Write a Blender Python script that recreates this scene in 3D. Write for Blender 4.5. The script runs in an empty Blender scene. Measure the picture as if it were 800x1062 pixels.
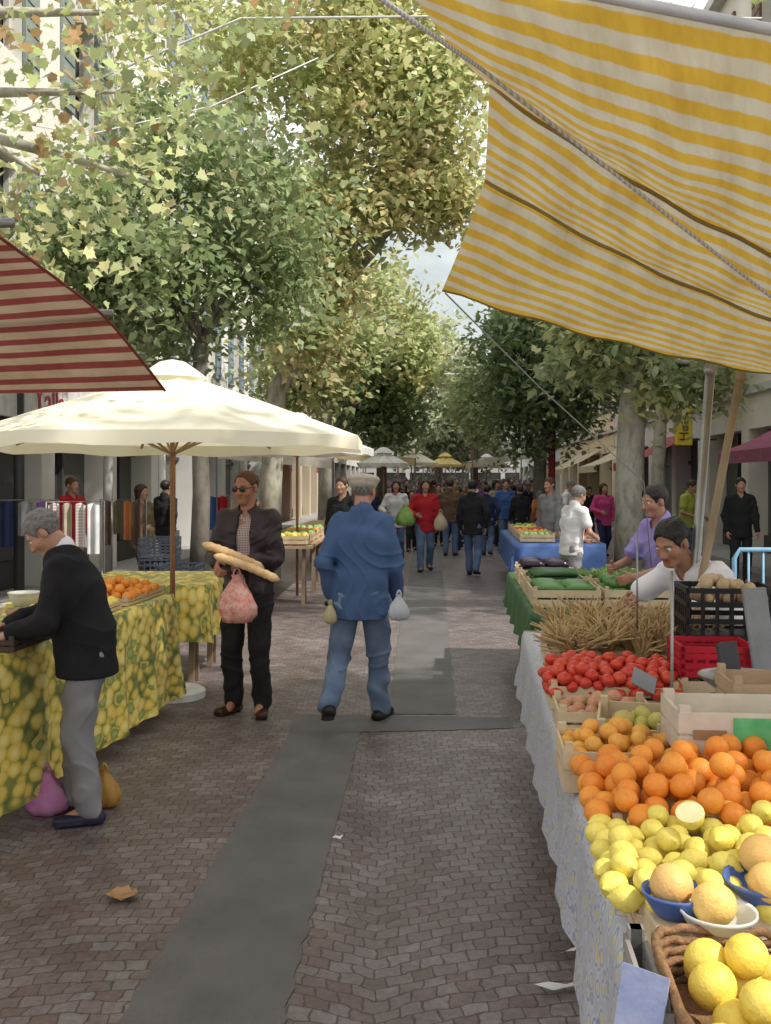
import bpy, bmesh, math, random
import numpy as np
from mathutils import Vector, Matrix, Euler
R=math.radians
random.seed(7); rng=np.random.default_rng(7)
scene=bpy.context.scene; COL=scene.collection
F=1040.;CX=400.;HZ=500.;EH=1.65
def V(*a): return Vector(a)
def P(px,py,Y): return V((px-CX)/F*Y,Y,EH-(py-HZ)/F*Y)
def G(px,py):
    Y=F*EH/(py-HZ); return V((px-CX)/F*Y,Y,0)
def tag(o,label=None,cat=None,group=None,kind=None):
    if label:o['label']=label
    if cat:o['category']=cat
    if group:o['group']=group
    if kind:o['kind']=kind
    return o
def link(name,me,parent=None,loc=(0,0,0)):
    o=bpy.data.objects.new(name,me);COL.objects.link(o);o.location=loc
    if parent:o.parent=parent
    return o
def wl(o):
    v=V(0,0,0)
    while o: v=v+o.location;o=o.parent
    return v
def thing(name,label,cat,loc=(0,0,0),rz=0,group=None):
    o=link(name,None,None,loc);o.rotation_euler=(0,0,rz);o.empty_display_size=.1
    return tag(o,label,cat,group)
def clone(o,loc,rot=None,s=None,mats=None):
    r=o.copy();COL.objects.link(r);r.location=loc
    if rot is not None:r.rotation_euler=rot
    if s is not None:r.scale=(s,s,s) if not hasattr(s,'__len__') else s
    for ch in list(o.children):
        c=ch.copy();COL.objects.link(c);c.parent=r
        b=ch.name.split('.')[0]
        if mats and b in mats:
            c.material_slots[0].link='OBJECT';c.material_slots[0].material=mats[b]
        for gch in list(ch.children):
            d=gch.copy();COL.objects.link(d);d.parent=c
    return r
# ---------------------------------------------------------------- materials
def newmat(name):
    m=bpy.data.materials.new(name);m.use_nodes=True
    nt=m.node_tree;b=nt.nodes['Principled BSDF'];return m,nt,b
def N(nt,t,**k):
    n=nt.nodes.new(t)
    for a,v in k.items():setattr(n,a,v)
    return n
def mathn(nt,op,a,b=None,c=None):
    n=N(nt,'ShaderNodeMath',operation=op)
    for i,x in enumerate((a,b,c)):
        if x is None:continue
        if isinstance(x,(int,float)):n.inputs[i].default_value=x
        else:nt.links.new(x,n.inputs[i])
    return n.outputs[0]
def mixc(nt,fac,a,b,bt='MIX'):
    n=N(nt,'ShaderNodeMix',data_type='RGBA',blend_type=bt)
    for i,x in ((0,fac),(6,a),(7,b)):
        if isinstance(x,(int,float)):n.inputs[i].default_value=x
        elif isinstance(x,tuple):n.inputs[i].default_value=(*x[:3],1)
        else:nt.links.new(x,n.inputs[i])
    return n.outputs[2]
def ramp(nt,fac,stops,const=False):
    n=N(nt,'ShaderNodeValToRGB');cr=n.color_ramp
    if const:cr.interpolation='CONSTANT'
    while len(cr.elements)<len(stops):cr.elements.new(.5)
    for e,(p,c) in zip(cr.elements,stops):
        e.position=p;e.color=(*c,1) if len(c)==3 else c
    nt.links.new(fac,n.inputs[0]);return n.outputs[0]
def noise(nt,vec,scale,detail=3,rough=.55):
    n=N(nt,'ShaderNodeTexNoise');n.inputs['Scale'].default_value=scale;n.inputs['Detail'].default_value=detail;n.inputs['Roughness'].default_value=rough
    if vec is not None:nt.links.new(vec,n.inputs['Vector'])
    return n
def bumpn(nt,b,h,s,dist=.01):
    n=N(nt,'ShaderNodeBump');n.inputs['Strength'].default_value=s;n.inputs['Distance'].default_value=dist
    nt.links.new(h,n.inputs['Height']);nt.links.new(n.outputs[0],b.inputs['Normal'])
def translucent(nt,b,col,fac):
    t=N(nt,'ShaderNodeBsdfTranslucent');mx=N(nt,'ShaderNodeMixShader');mx.inputs[0].default_value=fac
    if isinstance(col,tuple):t.inputs[0].default_value=(*col,1)
    else:nt.links.new(col,t.inputs[0])
    out=nt.nodes['Material Output']
    nt.links.new(b.outputs[0],mx.inputs[1]);nt.links.new(t.outputs[0],mx.inputs[2]);nt.links.new(mx.outputs[0],out.inputs[0])
_mc={}
def M(name,c,c2=None,scale=6,rough=.7,bump=.15,bscale=60,metal=0,spec=.3,tr=0,dist=.01):
    if name in _mc:return _mc[name]
    m,nt,b=newmat(name);tc=N(nt,'ShaderNodeTexCoord').outputs['Object']
    if c2 is None:c2=tuple(x*.72 for x in c)
    nz=noise(nt,tc,scale,4)
    fac=ramp(nt,nz.outputs[0],[(.32,(0,0,0)),(.68,(1,1,1))])
    col=mixc(nt,fac,c,c2);nt.links.new(col,b.inputs['Base Color'])
    b.inputs['Roughness'].default_value=rough;b.inputs['Metallic'].default_value=metal
    b.inputs['Specular IOR Level'].default_value=spec
    if bump:
        nb=noise(nt,tc,bscale,3);bumpn(nt,b,nb.outputs[0],bump,dist)
    if tr:translucent(nt,b,col,tr)
    _mc[name]=m;return m
def attr_mat(name,rough=.6,tr=0,spec=.3,bump=0,bscale=150):
    m,nt,b=newmat(name);a=N(nt,'ShaderNodeAttribute',attribute_name='Col').outputs[0]
    nt.links.new(a,b.inputs['Base Color']);b.inputs['Roughness'].default_value=rough;b.inputs['Specular IOR Level'].default_value=spec
    if bump:
        tc=N(nt,'ShaderNodeTexCoord').outputs['Object'];bumpn(nt,b,noise(nt,tc,bscale).outputs[0],bump,.004)
    if tr:translucent(nt,b,a,tr)
    return m
SKIN=attr_mat('skin',.5,0,.35,.15)
LEAF=attr_mat('leaf_surface',.42,.48,.45)
def stripes(name,ca,cb,n,duty=.5,tr=.45):
    m,nt,b=newmat(name);uv=N(nt,'ShaderNodeTexCoord').outputs['UV']
    sp=N(nt,'ShaderNodeSeparateXYZ');nt.links.new(uv,sp.inputs[0])
    nz=noise(nt,uv,6,2);wob=mathn(nt,'MULTIPLY_ADD',nz.outputs[0],.012,-.006)
    vv=mathn(nt,'ADD',sp.outputs[1],wob)
    fr=mathn(nt,'FRACT',mathn(nt,'MULTIPLY',vv,float(n)))
    st=ramp(nt,fr,[(0,(0,0,0)),(.05,(1,1,1)),(duty,(1,1,1)),(duty+.05,(0,0,0))])
    col=mixc(nt,st,ca,cb)
    g=noise(nt,uv,5,5,.65);gr=ramp(nt,g.outputs[0],[(.3,(.74,.69,.61)),(.6,(1,1,1))])
    col=mixc(nt,1.,col,gr,'MULTIPLY')
    th=N(nt,'ShaderNodeTexWave');th.inputs['Scale'].default_value=90;th.inputs['Distortion'].default_value=2;nt.links.new(uv,th.inputs[0])
    col=mixc(nt,1.,col,ramp(nt,th.outputs['Fac'],[(0,(.93,.93,.93)),(1,(1,1,1))]),'MULTIPLY')
    nt.links.new(col,b.inputs['Base Color']);b.inputs['Roughness'].default_value=.8;b.inputs['Specular IOR Level'].default_value=.15
    wv=noise(nt,uv,9,4);bumpn(nt,b,wv.outputs[0],.5,.03)
    translucent(nt,b,col,tr);return m
def cobble():
    m,nt,b=newmat('cobblestone_setts');geo=N(nt,'ShaderNodeTexCoord').outputs['Object']
    dn=noise(nt,geo,8,3);d=N(nt,'ShaderNodeVectorMath',operation='MULTIPLY_ADD')
    nt.links.new(dn.outputs['Color'],d.inputs[0]);d.inputs[1].default_value=(.065,.065,0);nt.links.new(geo,d.inputs[2])
    sp=N(nt,'ShaderNodeSeparateXYZ');nt.links.new(d.outputs[0],sp.inputs[0])
    x=sp.outputs[0];y=sp.outputs[1]
    fr=mathn(nt,'SUBTRACT',mathn(nt,'FRACT',mathn(nt,'MULTIPLY',x,1/1.6)),.5)
    arc=mathn(nt,'MULTIPLY',mathn(nt,'MULTIPLY',fr,fr),.85)
    v=mathn(nt,'ADD',y,arc)
    cb=N(nt,'ShaderNodeCombineXYZ');nt.links.new(x,cb.inputs[0]);nt.links.new(v,cb.inputs[1])
    br=N(nt,'ShaderNodeTexBrick');nt.links.new(cb.outputs[0],br.inputs[0])
    br.inputs['Scale'].default_value=1;br.inputs['Brick Width'].default_value=.078;br.inputs['Row Height'].default_value=.070
    br.inputs['Mortar Size'].default_value=.004;br.inputs['Mortar Smooth'].default_value=.6;br.inputs['Bias'].default_value=0
    br.inputs['Color1'].default_value=(.145,.108,.098,1);br.inputs['Color2'].default_value=(.21,.192,.19,1);br.inputs['Mortar'].default_value=(.068,.061,.058,1)
    n1=noise(nt,geo,.9,6,.65);c1=ramp(nt,n1.outputs[0],[(.3,(.66,.63,.62)),(.7,(1.18,1.15,1.14))])
    col=mixc(nt,1.,br.outputs[0],c1,'MULTIPLY')
    n2=noise(nt,geo,40,3);c2=ramp(nt,n2.outputs[0],[(.3,(.75,.75,.75)),(.7,(1.2,1.2,1.2))])
    col=mixc(nt,1.,col,c2,'MULTIPLY')
    n3=noise(nt,geo,3.2,4,.7);c3=ramp(nt,n3.outputs[0],[(.42,(1,1,1)),(.62,(.78,.76,.75))])
    col=mixc(nt,1.,col,c3,'MULTIPLY')
    nt.links.new(col,b.inputs['Base Color'])
    rg=mathn(nt,'MULTIPLY_ADD',n1.outputs[0],.4,.28);nt.links.new(rg,b.inputs['Roughness'])
    h=mathn(nt,'ADD',mathn(nt,'MULTIPLY',mathn(nt,'SUBTRACT',1.,br.outputs['Fac']),.6),mathn(nt,'MULTIPLY',n2.outputs[0],.4))
    bumpn(nt,b,h,.5,.008);return m
def lemon_print():
    m,nt,b=newmat('lemon_print_oilcloth');uv=N(nt,'ShaderNodeTexCoord').outputs['UV']
    dn=noise(nt,uv,8,2);d=N(nt,'ShaderNodeVectorMath',operation='MULTIPLY_ADD')
    nt.links.new(dn.outputs['Color'],d.inputs[0]);d.inputs[1].default_value=(.05,.05,0);nt.links.new(uv,d.inputs[2])
    mp=N(nt,'ShaderNodeMapping');mp.inputs['Rotation'].default_value=(0,0,R(35));mp.inputs['Scale'].default_value=(10,15,1);nt.links.new(d.outputs[0],mp.inputs[0])
    vo=N(nt,'ShaderNodeTexVoronoi');vo.inputs['Scale'].default_value=1;vo.inputs['Randomness'].default_value=.7;nt.links.new(mp.outputs[0],vo.inputs['Vector'])
    sh=ramp(nt,vo.outputs['Distance'],[(0,(.92,.85,.44)),(.3,(.88,.75,.24)),(.52,(.80,.60,.11)),(.60,(.60,.48,.09)),(.67,(.30,.32,.08)),(.85,(.12,.16,.04))])
    lf=ramp(nt,vo.outputs['Distance'],[(0,(.50,.55,.22)),(.35,(.34,.42,.13)),(.52,(.20,.27,.07)),(.62,(.62,.52,.14))])
    sp=N(nt,'ShaderNodeSeparateColor');nt.links.new(vo.outputs['Color'],sp.inputs[0])
    sel=ramp(nt,sp.outputs[0],[(0,(0,0,0)),(.82,(1,1,1))],True)
    col=mixc(nt,sel,sh,lf);nt.links.new(col,b.inputs['Base Color']);b.inputs['Roughness'].default_value=.42
    bumpn(nt,b,noise(nt,uv,7,3).outputs[0],.3,.03);return m
def blue_print():
    m,nt,b=newmat('blue_floral_oilcloth');uv=N(nt,'ShaderNodeTexCoord').outputs['UV']
    mp=N(nt,'ShaderNodeMapping');mp.inputs['Scale'].default_value=(24,24,1);nt.links.new(uv,mp.inputs[0])
    vo=N(nt,'ShaderNodeTexVoronoi');vo.inputs['Scale'].default_value=1;nt.links.new(mp.outputs[0],vo.inputs['Vector'])
    c=ramp(nt,vo.outputs['Distance'],[(0,(.62,.50,.14)),(.2,(.56,.47,.20)),(.27,(.56,.56,.55)),(.42,(.22,.26,.40)),(.5,(.52,.53,.55)),(.7,(.42,.44,.5))])
    nt.links.new(c,b.inputs['Base Color']);b.inputs['Roughness'].default_value=.4;bumpn(nt,b,noise(nt,uv,6).outputs[0],.3,.03);return m
def check(name,ca,cb,sc):
    m,nt,b=newmat(name);tc=N(nt,'ShaderNodeTexCoord').outputs['Object']
    w1=N(nt,'ShaderNodeTexWave',bands_direction='X');w2=N(nt,'ShaderNodeTexWave',bands_direction='Z')
    for w in (w1,w2):
        w.inputs['Scale'].default_value=sc;w.inputs['Distortion'].default_value=.4;nt.links.new(tc,w.inputs[0])
    mx=mathn(nt,'MULTIPLY',mathn(nt,'ADD',w1.outputs['Fac'],w2.outputs['Fac']),.5)
    c=ramp(nt,mx,[(.25,ca),(.75,cb)]);nt.links.new(c,b.inputs['Base Color']);b.inputs['Roughness'].default_value=.85
    bumpn(nt,b,noise(nt,tc,80).outputs[0],.3,.005);return m
def peel(name,c,c2,rough=.5,sc=160):
    m,nt,b=newmat(name);tc=N(nt,'ShaderNodeTexCoord').outputs['Object'];oi=N(nt,'ShaderNodeObjectInfo').outputs['Random']
    nz=noise(nt,tc,14,3);f=mathn(nt,'MULTIPLY_ADD',nz.outputs[0],.6,mathn(nt,'MULTIPLY_ADD',oi,.8,-.4))
    col=mixc(nt,f,c,c2)
    sp=noise(nt,tc,60,2);col=mixc(nt,1.,col,ramp(nt,sp.outputs[0],[(.3,(.86,.84,.8)),(.5,(1,1,1))]),'MULTIPLY')
    nt.links.new(col,b.inputs['Base Color']);b.inputs['Roughness'].default_value=rough;b.inputs['Specular IOR Level'].default_value=.4
    vo=N(nt,'ShaderNodeTexVoronoi');vo.inputs['Scale'].default_value=sc;nt.links.new(tc,vo.inputs['Vector'])
    bumpn(nt,b,vo.outputs['Distance'],.25,.003);return m
def bark(name,cs,sc=3.):
    m,nt,b=newmat(name);tc=N(nt,'ShaderNodeTexCoord').outputs['Object']
    mp=N(nt,'ShaderNodeMapping');mp.inputs['Scale'].default_value=(1.6,1.6,.7);nt.links.new(tc,mp.inputs[0])
    nz=noise(nt,mp.outputs[0],sc,5,.6);c=ramp(nt,nz.outputs[0],[(.33,cs[0]),(.45,cs[1]),(.55,cs[2]),(.66,cs[1])])
    nt.links.new(c,b.inputs['Base Color']);b.inputs['Roughness'].default_value=.85;bumpn(nt,b,nz.outputs[0],.6,.04);return m
# ---------------------------------------------------------------- meshes
def fast_mesh(name,v,q,mat=None,col=None,smooth=True):
    v=np.asarray(v,np.float32);q=np.asarray(q,np.int32);k=q.shape[1]
    me=bpy.data.meshes.new(name);me.vertices.add(len(v));me.vertices.foreach_set('co',v.ravel())
    me.loops.add(q.size);me.loops.foreach_set('vertex_index',q.ravel())
    me.polygons.add(len(q));me.polygons.foreach_set('loop_start',np.arange(0,q.size,k,dtype=np.int32))
    try:me.polygons.foreach_set('loop_total',np.full(len(q),k,np.int32))
    except Exception:pass
    if col is not None:
        a=me.attributes.new('Col','FLOAT_COLOR','POINT');c=np.ones((len(v),4),np.float32);c[:,:3]=col;a.data.foreach_set('color',c.ravel())
    me.update(calc_edges=True)
    if smooth:me.polygons.foreach_set('use_smooth',np.ones(len(q),bool))
    if mat:me.materials.append(mat)
    return me
class MB:
    def __init__(s,T=None):s.v=[];s.f=[];s.u=[];s.T=T
    def add(s,vs,fs,uv=None):
        o=len(s.v)
        for i,p in enumerate(vs):
            p=Vector(p);s.v.append(s.T@p if s.T else p);s.u.append(uv[i] if uv else (p[0],p[1]+p[2]))
        s.f+= [tuple(o+i for i in f) for f in fs];return s
    def box(s,c,d,rot=None):
        c=Vector(c);h=Vector(d)/2;m=Euler(rot).to_matrix() if rot else None;vs=[]
        for x in(-1,1):
            for y in(-1,1):
                for z in(-1,1):
                    p=V(x*h[0],y*h[1],z*h[2]);vs.append(c+(m@p if m else p))
        return s.add(vs,[(0,1,3,2),(4,6,7,5),(0,4,5,1),(2,3,7,6),(0,2,6,4),(1,5,7,3)])
    def bar(s,a,b,w,h=None):
        h=h or w;a=Vector(a);b=Vector(b);d=(b-a).normalized();u=V(0,0,1) if abs(d.z)<.95 else V(1,0,0)
        x=d.cross(u).normalized()*w/2;y=d.cross(x.normalized()).normalized()*h/2
        vs=[p+i*x+j*y for p in(a,b) for i,j in((-1,-1),(1,-1),(1,1),(-1,1))]
        return s.add(vs,[(3,2,1,0),(4,5,6,7),(0,1,5,4),(1,2,6,5),(2,3,7,6),(3,0,4,7)])
    def tube(s,pts,rad,n=8,cap=True):
        pts=[Vector(p) for p in pts];m=len(pts)
        if not hasattr(rad,'__len__'):rad=[rad]*m
        vs=[];ref=None
        for i,p in enumerate(pts):
            d=(pts[min(i+1,m-1)]-pts[max(i-1,0)]).normalized()
            if ref is None:ref=d.cross(V(.31,.95,.1) if abs(d.y)<.9 else V(1,0,0)).normalized()
            ref=(ref-d*ref.dot(d)).normalized();b=d.cross(ref)
            for j in range(n):
                t=2*math.pi*j/n;vs.append(p+(ref*math.cos(t)+b*math.sin(t))*rad[i])
        fs=[(i*n+j,i*n+(j+1)%n,(i+1)*n+(j+1)%n,(i+1)*n+j) for i in range(m-1) for j in range(n)]
        if cap:fs+=[tuple(range(n))[::-1],tuple((m-1)*n+j for j in range(n))]
        return s.add(vs,fs)
    def lathe(s,prof,c=(0,0,0),n=20,wob=None):
        c=Vector(c);vs=[]
        for i,(r,z) in enumerate(prof):
            for j in range(n):
                t=2*math.pi*j/n;q=r*(1+(wob(t,z) if wob else 0));vs.append(c+V(q*math.cos(t),q*math.sin(t),z))
        fs=[(i*n+j,i*n+(j+1)%n,(i+1)*n+(j+1)%n,(i+1)*n+j) for i in range(len(prof)-1) for j in range(n)]
        return s.add(vs,fs)
    def ball(s,c,r,nu=14,nv=9,rot=None):
        if not hasattr(r,'__len__'):r=(r,r,r)
        c=Vector(c);m=rot;vs=[]
        for i in range(nv+1):
            a=math.pi*i/nv
            for j in range(nu):
                t=2*math.pi*j/nu;p=V(r[0]*math.sin(a)*math.cos(t),r[1]*math.sin(a)*math.sin(t),r[2]*math.cos(a));vs.append(c+(m@p if m else p))
        return s.add(vs,[(i*nu+j,(i+1)*nu+j,(i+1)*nu+(j+1)%nu,i*nu+(j+1)%nu) for i in range(nv) for j in range(nu)])
    def grid(s,rows,uv=None):
        h=len(rows);w=len(rows[0]);return s.add([p for r in rows for p in r],[(i*w+j,i*w+j+1,(i+1)*w+j+1,(i+1)*w+j) for i in range(h-1) for j in range(w-1)],[u for r in uv for u in r] if uv else None)
    def build(s,name,mat,parent=None,loc=None,smooth=False,bev=0):
        if parent:o0=wl(parent)
        elif loc is not None:o0=Vector(loc)
        else:
            xs=[v.x for v in s.v];ys=[v.y for v in s.v];o0=V((min(xs)+max(xs))/2,(min(ys)+max(ys))/2,min(v.z for v in s.v))
        me=bpy.data.meshes.new(name);me.from_pydata([v-o0 for v in s.v],[],s.f)
        uvl=me.uv_layers.new(name='UVMap');li=np.empty(len(me.loops),np.int32);me.loops.foreach_get('vertex_index',li)
        uvl.data.foreach_set('uv',np.array([(u[0],u[1]) for u in s.u],np.float32)[li].ravel())
        if smooth:me.polygons.foreach_set('use_smooth',np.ones(len(me.polygons),bool))
        me.materials.append(mat)
        o=link(name,me,parent,(0,0,0) if parent else o0)
        if bev:
            b=o.modifiers.new('bevel','BEVEL');b.width=bev;b.segments=2;b.limit_method='ANGLE'
        return o
# ---------------------------------------------------------------- camera, light, world
cam=bpy.data.cameras.new('camera');co=link('camera',cam);scene.camera=co
co.location=(0,0,EH);co.rotation_euler=(R(90),0,0);cam.sensor_fit='VERTICAL';cam.sensor_height=36;cam.sensor_width=27
cam.lens=F/1062*36;cam.shift_y=-31/1062;cam.clip_start=.05;cam.clip_end=4000
sd=V(.58,-.31,.76).normalized()
su=bpy.data.lights.new('sun','SUN');so=link('sun',su);su.energy=5.0;su.angle=R(1.2);su.color=(1,.95,.86)
so.rotation_euler=sd.to_track_quat('Z','Y').to_euler()
w=bpy.data.worlds.new('World');scene.world=w;w.use_nodes=True;nt=w.node_tree
sk=nt.nodes.new('ShaderNodeTexSky');sk.sky_type='NISHITA';sk.sun_disc=False;sk.sun_elevation=math.asin(sd.z);sk.sun_rotation=math.atan2(sd.x,sd.y)
sk.dust_density=4;sk.air_density=1.0;sk.ozone_density=.8
haze=mixc(nt,.8,sk.outputs[0],(9.6,9.5,9.4))
nt.links.new(haze,nt.nodes['Background'].inputs[0]);nt.nodes['Background'].inputs[1].default_value=.15
scene.view_settings.view_transform='Standard';scene.view_settings.look='None';scene.view_settings.exposure=0
# ---------------------------------------------------------------- SDF
class SDF:
    def __init__(s,lo,hi,res):
        s.lo=np.array(lo,float);s.res=res;s.n=(np.ceil((np.array(hi)-s.lo)/res).astype(int)+2)
        s.f=np.full(s.n,.2,np.float32);s.ax=[(s.lo[i]+np.arange(s.n[i])*res).astype(np.float32) for i in range(3)]
    def reg(s,pts,m):
        a=np.array([list(p) for p in pts]);lo=a.min(0)-m;hi=a.max(0)+m
        i0=np.clip(np.floor((lo-s.lo)/s.res).astype(int),0,s.n-1);i1=np.clip(np.ceil((hi-s.lo)/s.res).astype(int)+1,i0+1,s.n)
        sl=tuple(slice(i0[i],i1[i]) for i in range(3))
        return sl,s.ax[0][sl[0]][:,None,None],s.ax[1][sl[1]][None,:,None],s.ax[2][sl[2]][None,None,:]
    def put(s,sl,d,k,cut=False):
        a=s.f[sl]
        if cut:
            d=-d
            if k>0:
                h=np.maximum(k-np.abs(a-d),0)/k;r=np.maximum(a,d)+h*h*k*.25
            else:r=np.maximum(a,d)
        elif k>0:
            h=np.maximum(k-np.abs(a-d),0)/k;r=np.minimum(a,d)-h*h*k*.25
        else:r=np.minimum(a,d)
        s.f[sl]=r
    def cone(s,a,b,ra,rb,k=.02,cut=False):
        sl,X,Y,Z=s.reg((a,b),max(ra,rb)+k+3*s.res);d=b-a;L2=max(d.dot(d),1e-9)
        x=X-a.x;y=Y-a.y;z=Z-a.z;t=np.clip((x*d.x+y*d.y+z*d.z)/L2,0,1)
        s.put(sl,np.sqrt((x-t*d.x)**2+(y-t*d.y)**2+(z-t*d.z)**2)-(ra+(rb-ra)*t),k,cut)
    def econe(s,a,b,side,ra,rb,k=.03,cut=False):
        sl,X,Y,Z=s.reg((a,b),max(*ra,*rb)+k+3*s.res);d=b-a;L=d.length;w=d/L
        u=(side-w*side.dot(w)).normalized();v=w.cross(u);x=X-a.x;y=Y-a.y;z=Z-a.z
        t=x*w.x+y*w.y+z*w.z;tc=np.clip(t,0,L);o=t-tc;tt=tc/L
        ru=ra[0]+(rb[0]-ra[0])*tt;rv=ra[1]+(rb[1]-ra[1])*tt
        U=x*u.x+y*u.y+z*u.z;W=x*v.x+y*v.y+z*v.z;mn=np.minimum(ru,rv)
        s.put(sl,(np.sqrt((U/ru)**2+(W/rv)**2+(o/mn)**2)-1)*mn,k,cut)
    def ell(s,c,r,fr,k=.02,cut=False):
        sl,X,Y,Z=s.reg((c,),max(r)+k+3*s.res);x=X-c.x;y=Y-c.y;z=Z-c.z
        q=[(x*e.x+y*e.y+z*e.z)/rr for e,rr in zip(fr,r)];k0=np.sqrt(q[0]**2+q[1]**2+q[2]**2)+1e-6
        k1=np.sqrt((q[0]/r[0])**2+(q[1]/r[1])**2+(q[2]/r[2])**2)+1e-6
        s.put(sl,k0*(k0-1)/k1,k,cut)
    def plane(s,p,n):
        d=(s.ax[0][:,None,None]-p.x)*n.x+(s.ax[1][None,:,None]-p.y)*n.y+(s.ax[2][None,None,:]-p.z)*n.z
        s.f=np.maximum(s.f,d.astype(np.float32))
    def wrinkle(s,amp,ph=0,sc=1.):
        X=s.ax[0][:,None,None]*sc;Y=s.ax[1][None,:,None]*sc;Z=s.ax[2][None,None,:]*sc
        a=np.sin(19*Z+15*X+4*np.sin(8*Y+ph)+3*np.sin(7*X-5*Z+ph))*(.5+.5*np.sin(7*Z-6*X+5*Y+ph))
        b=np.sin(27*X-14*Z+22*Y+3*np.sin(12*Z+ph))*(.5+.5*np.sin(5*Z+9*X+2*ph))
        c=1-np.abs(np.sin(11*Z-13*X+9*Y+2.5*np.sin(9*X+ph)+2*np.sin(14*Z+ph)))
        s.f=s.f+amp*1.3*(a+.8*b-1.2*c**3).astype(np.float32)
    def mesh(s,name,mat,parent,col=None,paint=()):
        f=s.f;ins=f<0;n=f.shape;cnt=np.zeros((n[0]-1,n[1]-1,n[2]-1),np.int8)
        cor=[(x,y,z) for x in(0,1) for y in(0,1) for z in(0,1)]
        for c in cor:cnt+=ins[c[0]:n[0]-1+c[0],c[1]:n[1]-1+c[1],c[2]:n[2]-1+c[2]]
        act=(cnt>0)&(cnt<8);idx=np.full(act.shape,-1,np.int32);ii=np.argwhere(act);idx[act]=np.arange(len(ii))
        acc=np.zeros((len(ii),3));num=np.zeros(len(ii));val={c:f[ii[:,0]+c[0],ii[:,1]+c[1],ii[:,2]+c[2]] for c in cor}
        for c in cor:
            for a in range(3):
                if c[a]==0:
                    e=list(c);e[a]=1;fa=val[c];fb=val[tuple(e)];m=(fa<0)!=(fb<0);t=fa[m]/(fa[m]-fb[m])
                    p=np.tile(np.array(c,float),(m.sum(),1));p[:,a]+=t;acc[m]+=p;num[m]+=1
        v=s.lo+(ii+acc/num[:,None])*s.res;qs=[]
        for a in range(3):
            b,c=(a+1)%3,(a+2)%3;S0=np.moveaxis(ins,(a,b,c),(0,1,2));I=np.moveaxis(idx,(a,b,c),(0,1,2))
            e=np.argwhere((S0[:-1]!=S0[1:])[:,1:-1,1:-1]);i=e[:,0];j=e[:,1]+1;k=e[:,2]+1
            q=np.stack((I[i,j-1,k-1],I[i,j,k-1],I[i,j,k],I[i,j-1,k]),1);t=~S0[i,j,k];q[t]=q[t][:,::-1];qs.append(q)
        cc=None
        if col is not None:
            cc=np.tile(np.array(col),(len(v),1))
            for p,r,c2 in paint:
                w=np.clip(1.4-np.linalg.norm(v-np.array(list(p)),axis=1)/r*1.0,0,1)[:,None];cc=cc*(1-w)+np.array(c2)*w
        me=fast_mesh(name,v,np.concatenate(qs),mat,cc);return link(name,me,parent)
# ---------------------------------------------------------------- people
def ik(a,c,l1,l2,hint):
    d=c-a;L=d.length
    if L>(l1+l2)*.998:c=a+d*((l1+l2)*.998/L);d=c-a;L=d.length
    x=(l1*l1-l2*l2+L*L)/(2*L);h=math.sqrt(max(l1*l1-x*x,0));w=d/L;n=(hint-w*hint.dot(w)).normalized()
    return a+w*x+n*h,c
class Sk:pass
def skel(h=1.75,lean=0,side=0,twist=0,hy=0,hp=0,hr=0,L=None,Rw=None,fl=(.1,0,0),fr=(-.1,0,0),drop=0,
         eL=(.7,.7,-.2),eR=(-.7,.7,-.2),dL=None,dR=None,nL=None,nR=None,curl=.5,toe=10,sw=.175):
    S=Sk();k=S.k=h/1.75;S.h=h;S.pel=V(0,0,.93*k-drop);S.curl=curl
    S.up=V(math.sin(R(side)),-math.sin(R(lean)),math.cos(R(lean))).normalized()
    sdv=V(math.cos(R(twist)),math.sin(R(twist)),0);S.sd=(sdv-S.up*sdv.dot(S.up)).normalized();S.fw=S.sd.cross(S.up)
    S.neck=S.pel+S.up*.53*k
    mh=Euler((0,0,R(hy))).to_matrix()@Euler((R(hp),0,0)).to_matrix()@Euler((0,R(hr),0)).to_matrix()
    S.hs=mh@V(1,0,0);S.hf=mh@V(0,-1,0);S.hu=mh@V(0,0,1)
    S.hc=S.neck+(S.up+S.hu).normalized()*.172*k+S.hf*.022*k
    S.sh=[];S.el=[];S.wr=[];S.hd=[];S.hn=[];S.hip=[];S.kn=[];S.an=[];S.ft=[]
    for i,(sg,W,e,d,n,ft) in enumerate(((1,L,eL,dL,nL,fl),(-1,Rw,eR,dR,nR,fr))):
        sh=S.neck+S.sd*sw*k*sg-S.up*.055*k
        W=Vector(W) if W else sh+V(.045*sg,-.04,-.53*k)
        el,W=ik(sh,W,.29*k,.26*k,Vector(e));fd=(W-el).normalized()
        d=Vector(d).normalized() if d else fd
        n=Vector(n) if n else -S.sd*sg+S.fw*-.3;n=(n-d*n.dot(d)).normalized()
        S.sh.append(sh);S.el.append(el);S.wr.append(W);S.hd.append(d);S.hn.append(n)
        hip=S.pel+V(.09*k*sg,0,-.03*k);an=V(ft[0],ft[1],.085*k+ft[2]);kn,an=ik(hip,an,.412*k,.412*k,V(.1*sg,-1,0))
        S.hip.append(hip);S.kn.append(kn);S.an.append(an);S.ft.append((ft,R(toe)*sg))
    return S
def bounds(S,m=.17):
    p=np.array([list(x) for x in [S.pel,S.neck,S.hc,S.hc+S.hu*.08]+S.sh+S.el+S.wr+[a+b*.12 for a,b in zip(S.wr,S.hd)]+S.hip+S.kn+S.an])
    return p.min(0)-m,p.max(0)+m
def hp_(S,s,f,u):return S.hc+(S.hs*s+S.hf*f+S.hu*u)*S.k
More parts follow.
